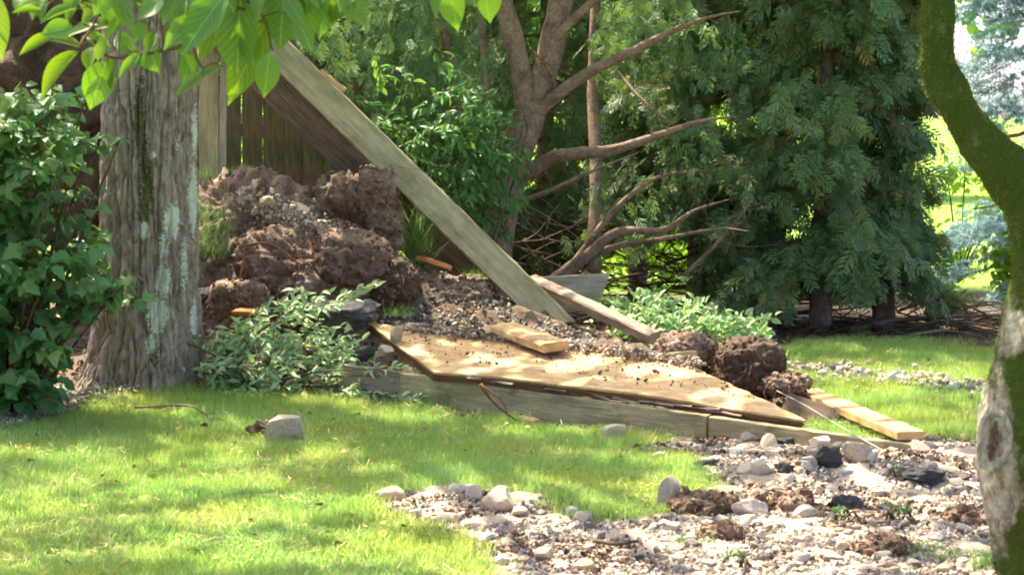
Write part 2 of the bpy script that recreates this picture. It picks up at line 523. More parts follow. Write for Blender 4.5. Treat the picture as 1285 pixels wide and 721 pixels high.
# ------------------------------------------------------------------ grass
def blades(x, y, z, h, w, col, lean=0.5):
    n = len(x)
    a = rng.uniform(0, 2 * np.pi, n); b = rng.uniform(0, 2 * np.pi, n)
    sx, sy = np.cos(a) * w / 2, np.sin(a) * w / 2
    lx, ly = np.cos(b) * h * lean * rng.uniform(0.2, 1.2, n), np.sin(b) * h * lean * rng.uniform(0.2, 1.2, n)
    V = np.stack([
        np.stack([x - sx, y - sy, z - 0.006], -1), np.stack([x + sx, y + sy, z - 0.006], -1),
        np.stack([x + lx * .35 - sx * .8, y + ly * .35 - sy * .8, z + h * .6], -1), np.stack([x + lx * .35 + sx * .8, y + ly * .35 + sy * .8, z + h * .6], -1),
        np.stack([x + lx, y + ly, z + h * .95], -1)], 1)
    far = y > 9.7
    A, B = V[~far], V[far][:, [0, 1, 4]]
    FA = np.array([[0, 1, 3], [0, 3, 2], [2, 3, 4]])[None] + (np.arange(len(A)) * 5)[:, None, None]
    FB = np.arange(len(B) * 3).reshape(-1, 3) + len(A) * 5
    return np.concatenate([A.reshape(-1, 3), B.reshape(-1, 3)]), np.concatenate([FA.reshape(-1, 3), FB]), np.concatenate([np.repeat(col[~far], 5, 0), np.repeat(col[far], 3, 0)])

def grass_col(x, y, straw=0.09):
    n = len(x)
    v = perlin(x * 1.7, y * 1.7, 5.0)
    c = np.tile(np.array([1.0, 1.0, 1.0]), (n, 1)) * rng.uniform(0.75, 1.25, n)[:, None]
    c[:, 0] *= 1 + 0.25 * v; c[:, 2] *= 1 - 0.2 * v
    dry = rng.uniform(size=n) < straw * 1.3 * (1 + 1.8 * np.clip(perlin(x * 2.2, y * 2.2, 9.0), -0.6, 1.5))
    c[dry] = np.array([1.9, 1.25, 2.2]) * rng.uniform(0.8, 1.2, (dry.sum(), 1))
    return c

def build_grass():
    N = 900000
    x = rng.uniform(-3.2, 3.4, N); y = 7.4 + (17.4 - 7.4) * rng.uniform(size=N) ** 1.25
    ok = abs(x) < y * 0.235 + 0.3
    x, y = x[ok], y[ok]
    lawn, grav, px, py = zones(x + rng.normal(0, .035, len(x)), y + rng.normal(0, .07, len(x)))
    thin = rng.uniform(size=len(x)) < 0.85 + 0.5 * perlin(x * 3, y * 3, 1.0)
    keep = lawn & thin
    x, y = x[keep], y[keep]
    x, y = x[:330000], y[:330000]
    n = len(x)
    h = rng.uniform(0.03, 0.065, n) * (1 + 0.45 * perlin(x * 2.5, y * 2.5, 2.0))
    tall = rng.uniform(size=n) < 0.012
    h[tall] *= 1.7
    w = rng.uniform(0.0025, 0.005, n)
    wide = rng.uniform(size=n) < .02 * (1 + 2 * perlin(x * 1.2, y * 1.2, 7.0))
    w[wide] *= 3.2; h[wide] *= .75
    V, F, K = blades(x, y, height(x, y), h, w, grass_col(x, y), 0.75)
    obj('grass', mesh_np('grass', V, F, K), MAT['grass'], kind='stuff', label='short green lawn grass with a few straw blades', cat='grass')
build_grass()

def build_thatch():
    N = 30000
    x = rng.uniform(-2.6, 3.2, N); y = 7.6 + 8.6 * rng.uniform(size=N) ** 1.2
    lawn, grav, px, py = zones(x, y)
    k = lawn & (rng.uniform(size=N) < .45 + .9 * perlin(x * 1.6, y * 1.6, 4.0)); x, y = x[k][:11000], y[k][:11000]; n = len(x)
    a = rng.uniform(0, 6.28, n); L = rng.uniform(.03, .11, n); z = height(x, y) + rng.uniform(.02, .05, n)
    p0 = np.stack([x, y, z], -1); p1 = p0 + np.stack([np.cos(a) * L, np.sin(a) * L, rng.normal(0, .012, n)], -1); w = np.stack([-np.sin(a), np.cos(a), np.zeros(n)], -1) * .0017
    V = np.stack([p0 - w, p0 + w, p1 + w, p1 - w], 1).reshape(-1, 3)
    K = np.array(lin('#b9a878')[:3]) * rng.uniform(.7, 1.25, (n, 1)); F = np.arange(4 * n).reshape(-1, 4)
    obj('straw', mesh_np('straw', V, F, np.repeat(K, 4, 0)), MAT['straw'], kind='stuff', label='dry straw blades lying in the lawn', cat='straw')
    n = 130
    g = np.array([G(a_, b_)[:] for a_, b_ in zip(rng.uniform(0, 900, n), rng.uniform(500, 720, n))]); lawn, _, _, _ = zones(g[:, 0], g[:, 1]); g = g[lawn]; n = len(g)
    g[:, 2] = height(g[:, 0], g[:, 1]) + .045
    Ls = rng.uniform(.02, .045, n); M = frames(rng.normal(size=(n, 3)) * np.array([1, 1, .2]), rng.normal(0, .3, (n, 3)) + np.array([0, 0, 1.])) * Ls[:, None, None]
    K = np.array([lin(h)[:3] for h in ('#b59a5c', '#8d7446', '#a9a04e', '#c9b873')])[rng.integers(0, 4, n)]
    V, F, K = scatter([leaf_tmpl(4)], M, g, K)
    obj('fallen_leaves', mesh_np('fallen_leaves', V, F, K), MAT['straw'], kind='stuff', label='small dry fallen leaves scattered on the lawn', cat='leaf litter')
build_thatch()

def tuft(c, n, r, h, label, droop=0.8, rz=0.0):
    o = thing('grass_tuft', c, label, 'grass')
    a = rng.uniform(0, 2 * np.pi, n); q = r * np.sqrt(rng.uniform(size=n))
    x, y = c[0] + q * np.cos(a), c[1] + q * np.sin(a) * 0.5
    z = c[2] + rng.uniform(-0.5, 0.5, n) * rz
    V, F, K = blades(x, y, z, rng.uniform(0.5, 1.1, n) * h, np.full(n, 0.0035), grass_col(x, y, 0.05) * np.array([.42, .58, .5]), droop + .5)
    obj('blade_cluster', mesh_np('blade_cluster', V, F, K), MAT['grass'], o, kind='stuff')

# ------------------------------------------------------------------ stones and gravel
def ico(sub):
    bm = bmesh.new(); bmesh.ops.create_icosphere(bm, subdivisions=sub, radius=1)
    V = np.array([v.co[:] for v in bm.verts]); F = np.array([[v.index for v in f.verts] for f in bm.faces]); bm.free()
    return V, F
ICO = {k: ico(k) for k in (1, 2, 3, 4, 5, 6)}

def facet(V, seed, n=9, lo=0.55, hi=0.95):
    r = np.random.default_rng(seed)
    V = V.copy()
    for _ in range(n):
        d = r.normal(size=3); d /= np.linalg.norm(d); lim = r.uniform(lo, hi)
        t = V @ d; over = np.clip(t - lim, 0, None)
        V -= over[:, None] * d[None] * 0.92
    return V

def pebble_tmpl(k=8):
    out = []
    for i in range(k):
        V, F = ICO[1]
        V = facet(V, 100 + i, 6, 0.45, 0.8) * (1 + 0.12 * np.random.default_rng(i).normal(size=(len(V), 1)))
        V = V * np.array([1.0, 0.8, 0.62])
        out.append((V, F))
    return out
PEB = pebble_tmpl()
def chip_tmpl(k=8):
    V0 = np.array([[1, 0, 0], [-1, 0, 0], [0, 1, 0], [0, -1, 0], [0, 0, 1], [0, 0, -1]], float)
    F0 = np.array([[0, 2, 4], [2, 1, 4], [1, 3, 4], [3, 0, 4], [2, 0, 5], [1, 2, 5], [3, 1, 5], [0, 3, 5]])
    out = []
    for i in range(k):
        q = np.random.default_rng(200 + i); out.append(((V0 + q.normal(0, .28, V0.shape)) * np.array([1.05, .9, .72]), F0))
    return out
CHIP = chip_tmpl()
PAL = np.array([lin(h)[:3] for h in ('#d5cbbb', '#c0b5a6', '#c9b69d', '#a39a8f', '#e8e1d5', '#a8957f', '#8a847c', '#cfb89b', '#d3cbbf')])

def rand_rot(n):
    q = rng.normal(size=(n, 4)); q /= np.linalg.norm(q, axis=1)[:, None]
    w, x, y, z = q.T
    return np.stack([np.stack([1 - 2 * (y * y + z * z), 2 * (x * y - z * w), 2 * (x * z + y * w)], -1),
                     np.stack([2 * (x * y + z * w), 1 - 2 * (x * x + z * z), 2 * (y * z - x * w)], -1),
                     np.stack([2 * (x * z - y * w), 2 * (y * z + x * w), 1 - 2 * (x * x + y * y)], -1)], 1)

def pebbles(name, x, y, z, size, label, mat='gravel', pal=PAL, parent=None, cat='gravel'):
    n = len(x)
    M = rand_rot(n) * size[:, None, None]
    col = pal[rng.integers(0, len(pal), n)] * rng.uniform(0.8, 1.2, (n, 1))
    pt = np.stack([x, y, z], -1); big = size > .015
    V, F, K = join([scatter(t, M[m], pt[m], col[m]) for t, m in ((PEB, big), (CHIP, ~big)) if m.any()])
    me = mesh_np(name, V, F, K, smooth=False)
    if parent: obj(name, me, MAT[mat], parent, kind='stuff')
    else: obj(name, me, MAT[mat], kind='stuff', label=label, cat=cat)

SOILPAL = np.array([lin(h)[:3] for h in ('#866a52', '#6f5744', '#987c63', '#ab9076', '#5d4838')])
def build_gravel():
    N = 130000
    x = rng.uniform(-1.0, 3.0, N); y = rng.uniform(7.4, 12.4, N)
    lawn, grav, px, py = zones(x + rng.normal(0, .05, N), y + rng.normal(0, .09, N))
    k = grav & (px < 1330) & (py < 760)
    x, y = x[k][:36000], y[k][:36000]
    s = np.exp(rng.normal(math.log(0.0078), 0.5, len(x)))
    s = np.clip(s, 0.005, 0.034)
    pebbles('gravel', x, y, height(x, y) + s * 0.15, s, 'pale tan gravel spilled over the lawn in front of the beam')
    x = rng.uniform(-1.0, 3.0, 60000); y = rng.uniform(7.4, 12.0, 60000)
    lawn, grav, px, py = zones(x, y)
    k = grav & (fbm(x * 1.6, y * 1.6, 3.0, 3) > .12); x, y = x[k][:5000], y[k][:5000]
    s = np.clip(np.exp(rng.normal(math.log(0.006), 0.5, len(x))), .003, .022)
    pebbles('soil_crumbs', x, y, height(x, y) + s * .5 + .008, s, 'brown soil crumbs mixed into the front gravel spill', 'gravel', SOILPAL, cat='soil')
    # gravel slope behind the plywood
    N = 16000
    x = rng.uniform(-1.1, 1.6, N); y = rng.uniform(12.6, 15.6, N)
    px, py = to_px(x, y, height(x, y))
    k = in_poly(px + 10 * perlin(x * 3, y * 3, 1), py + 6 * perlin(x * 3, y * 3, 4), [(505, 365), (560, 362), (660, 385), (720, 395), (830, 425), (910, 430), (1000, 480), (990, 500), (900, 475), (760, 440), (640, 425), (480, 405)])
    x, y = x[k][:7500], y[k][:7500]
    s = np.clip(np.exp(rng.normal(math.log(0.011), 0.4, len(x))), 0.005, 0.03)
    pebbles('gravel', x, y, height(x, y) + s * 0.4, s, 'brownish gravel on the slope behind the plywood sheet', pal=PAL * 0.8)
    # thin stony line across the back lawn
    N = 1500
    px = rng.uniform(975, 1290, N); py = np.interp(px, [975, 1100, 1290], [466, 476, 492]) + rng.normal(0, 4, N)
    g = np.array([G(a, b)[:] for a, b in zip(px, py)])
    k = perlin(g[:, 0] * 3, g[:, 1] * 3, 0) > -0.25
    g = g[k]; s = np.clip(np.exp(rng.normal(math.log(0.015), 0.5, len(g))), 0.006, 0.05)
    pebbles('gravel', g[:, 0], g[:, 1], height(g[:, 0], g[:, 1]) + s * 0.6 + 0.015, s, 'thin line of gravel across the back lawn')
    # soil crumbs over the bare soil and the mulch beds
    N = 60000
    x = rng.uniform(-3.4, 4.0, N); y = rng.uniform(12.0, 18.0, N)
    lawn, grav, px, py = zones(x, y)
    k = ~lawn & ~grav
    x, y = x[k][:13000], y[k][:13000]
    x = np.concatenate([x, rng.normal(-1.45, .45, 6000)]); y = np.concatenate([y, rng.normal(14.4, .3, 6000)])
    s = np.clip(np.exp(rng.normal(math.log(0.0105), 0.5, len(x))), 0.004, 0.04)
    pebbles('soil_crumbs', x, y, height(x, y) + s * 0.3, s, 'brown soil crumbs and mulch bits on bare ground', 'gravel', SOILPAL, cat='soil')
    # chips at the foot of the big tree and along the bed edge
    N = 900
    px = rng.uniform(-20, 255, N); py = np.interp(px, [-20, 60, 130, 255], [534, 522, 500, 482]) + rng.normal(0, 5, N)
    g = np.array([G(a, b)[:] for a, b in zip(px, py)]); s = rng.uniform(0.008, 0.024, len(g))
    pebbles('wood_chips', g[:, 0], g[:, 1], height(g[:, 0], g[:, 1]) + s * 0.4 + 0.028, s, 'pale wood chips along the edge of the bed under the tree', pal=PAL * 0.85, cat='wood chips')
build_gravel()

rock_cache = {}
def rock_mesh(seed, sub=3, nf=11, rough=0.05):
    key = (seed, sub)
    if key not in rock_cache:
        V, F = ICO[sub]
        V = facet(V, 500 + seed, nf, 0.38, 0.72)
        if sub == 4: V = V * (1 + 0.22 * fbm(V[:, 0] * 3.1 + seed, V[:, 1] * 3.1, V[:, 2] * 3.1, 4))[:, None]
        V = V * (1 + rough * fbm(V[:, 0] * 2.5 + seed, V[:, 1] * 2.5, V[:, 2] * 2.5, 4))[:, None]
        lo, hi = V.min(0), V.max(0)
        V = (V - (lo + hi) / 2) / (hi - lo)
        rock_cache[key] = (V, F)
    return rock_cache[key]

def rock(name, c, dims, seed, mat, label, cat, group=None, tint=(1, 1, 1), rot=None, sub=3, sink=0.12, me=None):
    V, F = rock_mesh(seed, sub)
    if me is None: me = mesh_np(name, V, F, np.array(tint, float), smooth=False)
    M = Matrix.Translation(Vector(c) + Vector((0, 0, dims[2] * (0.5 - sink)))) @ Matrix.Rotation(random.uniform(0, 6.28) if rot is None else rot, 4, 'Z') @ Matrix.Diagonal(Vector(dims).to_4d())
    return obj(name, me, MAT[mat], None, label, cat, group, M=M)

def rpx(px, py, w, h, seed, mat, label, cat='rock', name='rock', group=None, tint=(1, 1, 1), depth=None, sub=3, rot=0.0):
    """rock whose foot stands at photo point (px, py), w x h photo pixels large"""
    g = Gh(px, py); s = g.y / FPX
    return rock(name, g, (w * s * 1.1, (depth or w * 0.8) * s, h * s * 1.3), seed, mat, label, cat, group, tint, rot, sub)

# ------------------------------------------------------------------ boards
def board_mesh(L, W, T, seed=0, skew0=0.0, skew1=0.0, cham=0.004, wobble=0.0015, bow=0.0, ragged=0.0):
    n = max(6, int(L / 0.06))
    r = np.random.default_rng(seed)
    xs = np.linspace(-L / 2, L / 2, n)
    w, t, c = W / 2, T / 2, cham
    sec = [(-w + c, -t), (w - c, -t), (w, -t + c), (w, t - c), (w - c, t), (-w + c, t), (-w, t - c), (-w, -t + c)]
    V, F = [], []
    for i, x in enumerate(xs):
        for (yy, zz) in sec:
            j = r.normal(0, wobble, 2)
            sk = skew0 * yy if i == 0 else skew1 * yy if i == n - 1 else 0
            rg = r.uniform(-ragged, ragged) if i in (0, n - 1) else 0
            V.append((x + sk + rg, yy + j[0], zz + j[1] + bow * (1 - (2 * x / L) ** 2)))
    for i in range(n - 1):
        for k in range(8):
            a, b = i * 8 + k, i * 8 + (k + 1) % 8
            F.append((a, a + 8, b + 8, b))
    F.append(tuple(range(8))); F.append(tuple(range((n - 1) * 8 + 7, (n - 1) * 8 - 1, -1)))
    return mesh_py('board', V, F, np.ones(3))

def board_matrix(p0, p1, nrm):
    x = (Vector(p1) - Vector(p0)).normalized(); z = Vector(nrm); z = (z - x * z.dot(x)).normalized(); y = z.cross(x)
    M = Matrix((x, y, z)).transposed().to_4x4(); M.translation = (Vector(p0) + Vector(p1)) / 2
    return M

def board(name, p0, p1, W, T, nrm, mat, label=None, cat='board', parent=None, group=None, seed=0, **kw):
    p0, p1 = Vector(p0), Vector(p1)
    me = board_mesh((p1 - p0).length, W, T, seed, **kw)
    return obj(name, me, MAT[mat], parent, label, None if parent else cat, group, M=board_matrix(p0, p1, nrm))

TOCAM = Vector((0, -1, 0))
# leaning board and the dark one behind it
la0, la1 = P(214, -68, 15.3), P(697, 405, 14.55)
lb = thing('leaning_board', la1, 'long pale weathered board leaning from upper left down to the gravel slope', 'board')
board('plank', la0, la1, 0.185, 0.038, (0.25, -1, 0.12), 'wood_green', parent=lb, seed=1, skew1=0.9)
lM = board_matrix(la0, la1, (0.25, -1, 0.12)); lup = lM.col[1].to_3d(); lup = lup if lup.z > 0 else -lup; lbk = -lM.col[2].to_3d()
off = lup * 0.018 + lbk * 0.055
board('back_plank', la0 + off, la1 + off - (la1 - la0).normalized() * 0.02, 0.184, 0.034, (0.25, -1, 0.12), 'wood_green', parent=lb, seed=2, skew1=0.9)
board('splinter', P(402, 92, 14.86) + Vector((0, 0, 0.012)), P(433, 116, 14.83) + Vector((0, 0, 0.012)), 0.03, 0.02, (0, -1, 0.3), 'wood_fresh', parent=lb, seed=3)
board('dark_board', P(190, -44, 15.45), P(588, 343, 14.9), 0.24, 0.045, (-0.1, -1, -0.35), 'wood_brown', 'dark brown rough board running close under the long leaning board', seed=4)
# grey cut-off plank standing on edge and the long rail
board('plank', P(640, 372, 15.2), P(757, 366, 15.15), 0.24, 0.038, (0.05, -1, 0.1), 'wood_grey', 'short grey plank on edge with slanted cut end behind the rail', seed=5, skew1=0.42, ragged=0.002)
board('rail', P(668, 352, 15.1), P(823, 424, 13.9), 0.085, 0.07, (0, -0.5, 1), 'wood_rail', 'long grey brown rail lying down the gravel slope beside the leafy shrub', seed=6, cham=0.01)
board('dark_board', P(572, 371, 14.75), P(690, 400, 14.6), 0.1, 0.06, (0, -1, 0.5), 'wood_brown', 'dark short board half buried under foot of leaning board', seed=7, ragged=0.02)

# front beam in three lengths
def beam_pt(px): 
    t = (px - 435) / (1150 - 435)
    Y = 12.9 + t * (10.6 - 12.9); py = 457 + t * (557 - 457)
    p = P(px, py, Y); return p
def beam(px0, px1, W, mat, label, dz=0.0, dy=0.0, seed=0, **kw):
    a, b = beam_pt(px0), beam_pt(px1)
    up = Vector((0, 0, -W / 2 + dz)); sh = Vector((0, dy, 0))
    board('beam', a + up + sh, b + up + sh, W, 0.05, (-0.62, -0.78, 0.0), mat, label, 'beam', seed=seed, **kw)
beam(433, 508, 0.2, 'wood_rail', 'short brown beam end at the left of the long front beam', -0.004, 0.05, 8, ragged=0.015)
beam(506, 889, 0.235, 'wood_front', 'long weathered beam lying on the grass along the plywood sheet', 0, 0, 9)
beam(893, 1152, 0.225, 'wood_front', 'weathered beam half sunk in the gravel under the small flat board', -0.004, 0.012, 10)

# plywood panel
def panel():
    A = P(545, 466, 12.44); B = P(1012, 527, 11.18); D = P(462, 405, 13.55)
    u, v = (B - A), (D - A)
    E = D + u * 0.95
    root = thing('plywood_panel', A, 'sunlit tan plywood sheet with dark layered edge lying behind the long beam', 'plywood')
    nu, nv = 60, 30
    def layer(name, off, th, mat, shrink=0.0, seed=0, col=True):
        r = np.random.default_rng(seed)
        V, K = [], []
        n = u.cross(v).normalized()
        for side in (0, 1):
            for j in range(nv + 1):
                for i in range(nu + 1):
                    s, t = i / nu, j / nv
                    p = A + u * s + v * t + (E - A - u - v) * (s * t)
                    ed = 0.0
                    if j == 0: ed = 0.014 * float(perlin(s * 14, seed, 3.3)) + 0.016 * abs(float(perlin(s * 41, seed, 5.3))) + shrink
                    p = p + v.normalized() * ed
                    if i == 0: p = p + u.normalized() * (0.012 * float(perlin(t * 9, seed, 1.3)))
                    if i == nu: p = p - u.normalized() * (0.05 * abs(float(perlin(t * 7, seed, 6.3))))
                    w = 0.02 * math.sin(s * 3.1) * (1 - t) + 0.012 * float(perlin(s * 3, t * 2, 0.2)) + 0.004 * float(perlin(s * 16, t * 5, 2))
                    p = p + n * (off + w - (th if side else 0))
                    V.append(p)
        m = (nu + 1) * (nv + 1); F = []
        q = lambda i, j: j * (nu + 1) + i
        for j in range(nv):
            for i in range(nu):
                F.append((q(i, j), q(i + 1, j), q(i + 1, j + 1), q(i, j + 1)))
                F.append((m + q(i, j + 1), m + q(i + 1, j + 1), m + q(i + 1, j), m + q(i, j)))
        for i in range(nu):
            F.append((q(i + 1, 0), q(i, 0), m + q(i, 0), m + q(i + 1, 0))); F.append((q(i, nv), q(i + 1, nv), m + q(i + 1, nv), m + q(i, nv)))
        for j in range(nv):
            F.append((q(0, j), q(0, j + 1), m + q(0, j + 1), m + q(0, j))); F.append((q(nu, j + 1), q(nu, j), m + q(nu, j), m + q(nu, j + 1)))
        # object space with x along the sheet so the grain runs along it
        M = board_matrix(A, B, n); Mi = M.inverted()
        me = mesh_py(name, [Mi @ p for p in V], F, np.ones(3), smooth=False)
        obj(name, me, MAT[mat], root, M=M)
    layer('face_sheet', 0.0, 0.012, 'wood_ply', 0, 1)
    layer('lower_sheet', -0.0145, 0.016, 'wood_ply_edge', -0.004, 2)
    layer('under_board', -0.033, 0.022, 'wood_ply_edge', 0.012, 3)
    return A, u, v, u.cross(v).normalized()
PA, PU, PV, PN = panel()
def on_panel(s, t, h=0.0): return PA + PU * s + PV * t + PN * (h + 0.02)
# short thick offcut on the sheet
board('offcut', P(632, 411, 13.1), P(697, 435, 12.55), 0.17, 0.055, (0.1, -0.35, 1), 'wood_ply', 'short thick wooden offcut lying on far edge of plywood sheet', 'offcut', seed=12, ragged=0.012, cham=0.012)
# flat board at right and its dark support
board('flat_board', P(1012, 492, 12.75), P(1143, 546, 11.05), 0.14, 0.04, (0.02, -0.1, 1), 'wood_fresh', 'small pale flat board propped over beam end beside the gravel', seed=13)
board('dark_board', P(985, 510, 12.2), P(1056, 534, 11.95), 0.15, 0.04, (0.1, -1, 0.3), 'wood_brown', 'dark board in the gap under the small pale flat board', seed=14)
board('splinter', P(818, 450, 12.75), P(872, 444, 12.7), 0.045, 0.014, (0, -1, 0.4), 'wood_fresh', 'yellowish wood splinter sticking out of the soil clod', 'splinter', seed=15, ragged=0.02)
board('splinter', P(524, 323, 14.75), P(566, 336, 14.6), 0.035, 0.02, (0, -1, 0.6), 'wood_split', 'orange wood splinter lying on soil under the dark leaning board', 'splinter', seed=16, ragged=0.02)
board('stick', P(294, 391, 13.6), P(328, 392, 13.5), 0.04, 0.03, (0, -0.5, 1), 'wood_split', 'orange broken stick at the foot of the soil heap', 'stick', seed=17, ragged=0.015)
board('broken_board', P(60, 402, 13.6), P(97, 399, 13.4), 0.08, 0.03, (0.1, -0.7, 1), 'wood_fresh', 'pale broken board end between leafy shrub and tree trunk', seed=18, ragged=0.01)

# fence behind and the post
fence = thing('fence', (P(320, 220, 16.4).x, 16.4, 0), 'shaded wooden board fence behind the soil heap', 'fence')
for i in range(9):
    x = -2.28 + i * 0.146
    b = Vector((x, 16.4 + random.uniform(-.008, .008), -0.03)); t = Vector((x + random.uniform(-.01, .01), 16.4 + random.uniform(-.02, .02), 1.88 + random.uniform(-.02, .02)))
    board('fence_board', b, t, 0.1455, 0.02, TOCAM, 'wood_fence', parent=fence, seed=30 + i)
for zz in (0.5, 1.5):
    board('rail', (-2.38, 16.44, zz), (-1.05, 16.44, zz), 0.09, 0.04, TOCAM, 'wood_fence', parent=fence, seed=50)
post = thing('fence_post', P(262, 235, 15.6), 'pale greenish post standing right behind the big tree trunk', 'post')
board('post_face', P(262, 330, 15.6), P(262, -70, 15.6), 0.13, 0.04, (0.1, -1, 0), 'wood_green', parent=post, seed=60)
board('post_edge', P(277, 330, 15.62), P(283, -70, 15.62), 0.05, 0.05, (0.1, -1, 0), 'wood_grey', parent=post, seed=61)  # light on the post's edge is put into this greyer wood tone

# ------------------------------------------------------------------ soil heaps and clods
def strand_set(starts, length, down, n, r, seed):
    q = np.random.default_rng(seed); parts = []
    for i in range(n):
        p = starts[q.integers(len(starts))].copy(); d = np.array([q.normal(0, .6), -0.25 + q.normal(0, .3), down + q.normal(0, .4)])
        d /= np.linalg.norm(d); L = length * q.uniform(0.4, 1.3); pts = [p]
        for k in range(4):
            d = d + q.normal(0, .35, 3) + np.array([0, 0, -0.12]); d /= np.linalg.norm(d); p = p + d * L / 4; pts.append(p)
        rr = r * q.uniform(0.6, 1.5)
        V, F = tube(pts, [rr, rr * .4], 3, n=5)
        parts.append((V, F, np.ones(3) * q.uniform(.7, 1.3)))
    return join(parts)

def clod(name, c, rad, seed, label, cat='soil clod', mat='soil', sub=5, block=0.0, amp=0.2, hair=60, hair_len=0.14, stones=60, thick=0, group=None, tilt=0.0, rootspan=None):
    V, F = ICO[sub]
    if block:
        p = 2 + 5 * block
        V = V / (np.sum(np.abs(V) ** p, 1) ** (1 / p))[:, None]
    c = np.array(c, float); rad = np.array(rad, float)
    ct, st = math.cos(tilt), math.sin(tilt)
    W = V * rad
    W = np.stack([W[:, 0] * ct + W[:, 2] * st, W[:, 1], -W[:, 0] * st + W[:, 2] * ct], -1)
    nrm = V / np.linalg.norm(V, axis=1)[:, None]
    Q = W + c
    big = fbm(Q[:, 0] * 3.2 + seed, Q[:, 1] * 3.2, Q[:, 2] * 3.2, 3)
    lump = 1 - np.abs(fbm(Q[:, 0] * 9 + seed, Q[:, 1] * 9, Q[:, 2] * 9, 3)) * 1.6
    fine = fbm(Q[:, 0] * 28 + seed, Q[:, 1] * 28, Q[:, 2] * 28, 3)
    m = float(rad.mean())
    W = W + nrm * (amp * m * big + 0.07 * min(m, 0.32) * lump + 0.13 * min(m, 0.32) * fine + 0.10 * min(m, .32) * fbm(Q[:, 0] * 13 + seed, Q[:, 1] * 13, Q[:, 2] * 22, 3) + 0.05 * min(m, 0.3) * np.abs(fbm(Q[:, 0] * 17 + seed, Q[:, 1] * 17, Q[:, 2] * 17, 2)))[:, None]
    Q = W + c
    col = np.ones((len(Q), 3)) * (1 + 0.25 * perlin(Q[:, 0] * 2.1, Q[:, 1] * 2.1, Q[:, 2] * 4 + seed))[:, None]
    root = thing(name, c - np.array([0, 0, rad[2]]), label, cat, group)
    obj('soil', mesh_np('soil', Q, F, col), MAT[mat], root)
    face = Q[(nrm[:, 1] < 0.2)]
    if hair:
        st_ = face[(face[:, 2] > c[2] - 0.5 * rad[2])]
        V2, F2, K2 = strand_set(st_, hair_len * 1.2, -0.9, int(hair * 2.2), 0.0022, seed)
        obj('root_hairs', mesh_np('root_hairs', V2, F2, K2), MAT['root'], root, kind='stuff')
    r = np.random.default_rng(seed + 9)
    for i in range(thick):
        p = face[r.integers(len(face))]; pts = [p + np.array([0, -0.01, 0])]
        d = np.array([r.normal(0, .8), -0.35, -0.5 + r.normal(0, .3)])
        for k in range(4):
            d = d + r.normal(0, .4, 3); d /= np.linalg.norm(d); pts.append(pts[-1] + d * 0.055)
        V2, F2 = tube(pts, [0.006, 0.002], 6, 0.15, n=14)
        obj('root', mesh_np('root', V2, F2), MAT['root'], root)
    if stones:
        up = Q[(nrm[:, 2] > 0.1) | (nrm[:, 1] < 0)]
        s_ = np.clip(np.exp(r.normal(math.log(0.009), 0.6, stones * 7)), .003, .04)
        q = up[r.integers(0, len(up), stones * 7)]
        pebbles('crumbs', q[:, 0], q[:, 1], q[:, 2], s_, None, pal=np.vstack([SOILPAL * .85, SOILPAL, SOILPAL * 1.15, PAL[2:3] * .75]), parent=root)
    return root

clod('soil_heap', P(293, 345, 15.0), (0.62, 0.55, 0.64), 1, 'large brown soil heap with roots right of the big tree trunk', 'soil heap', sub=6, amp=0.26, hair=160, stones=260, thick=5)
clod('soil_heap', P(392, 365, 14.55), (0.5, 0.42, 0.36), 2, 'rooty middle part of the soil heap above the dark asphalt slab', 'soil heap', sub=6, amp=0.24, hair=220, hair_len=0.2, stones=200, thick=7, tilt=0.3)
clod('soil_clod', P(443, 325, 14.3), (0.21, 0.2, 0.16), 3, 'rounded lumpy clod at the right shoulder of the soil heap', sub=5, block=0.3, hair=60, stones=50, tilt=0.3)
clod('soil_clod', P(492, 362, 14.35), (0.17, 0.2, 0.17), 4, 'dark crumbly clod sloping down to the gravel beside the soil heap', mat='soil_dark', sub=5, hair=40, stones=60, tilt=0.5)
clod('root_ball', P(432, 264, 15.0), (0.2, 0.2, 0.23), 5, 'shaggy root ball standing on the heap under the leaning boards', 'root ball', sub=5, block=0.2, amp=0.12, hair=200, hair_len=0.22, stones=40, thick=4)
clod('soil_block', P(477, 240, 14.95), (0.125, 0.15, 0.15), 6, 'upper square block of soil stuck to the shaggy root ball', 'soil block', sub=5, block=0.8, amp=0.08, hair=30, stones=20)
clod('soil_block', P(484, 288, 14.9), (0.12, 0.15, 0.13), 7, 'lower square block of soil beside the shaggy root ball', 'soil block', sub=5, block=0.8, amp=0.08, hair=30, stones=20)
clod('soil_clod', P(300, 372, 13.85), (0.17, 0.14, 0.1), 8, 'flattish soil clod at the foot of the heap near orange stick', sub=4, hair=40, stones=40, amp=.35, block=.3)
clod('soil_heap', P(560, 372, 14.7), (0.3, 0.25, 0.12), 9, 'low brown soil ridge under the foot of the dark leaning board', 'soil heap', sub=5, hair=60, stones=120)
clod('soil_clod', P(940, 462, 12.75), (0.185, 0.18, 0.145), 10, 'dark shaggy soil clod on the right corner of the plywood', mat='soil_dark', sub=5, block=0.35, amp=0.16, hair=70, hair_len=0.12, stones=30)
clod('soil_clod', P(858, 442, 12.95), (0.17, 0.16, 0.1), 11, 'soil clod with yellowish splinter on far edge of the plywood', sub=5, amp=0.2, hair=80, hair_len=0.12, stones=30)
clod('soil_clod', P(985, 482, 12.55), (0.12, 0.12, 0.06), 12, 'low crumbly clod between the shaggy clod and small flat board', sub=4, hair=10, stones=50)
clod('soil_clod', P(908, 462, 12.85), (0.1, 0.1, 0.07), 13, 'small rooty clod wedged between two bigger clods on plywood', sub=4, hair=60, stones=20)
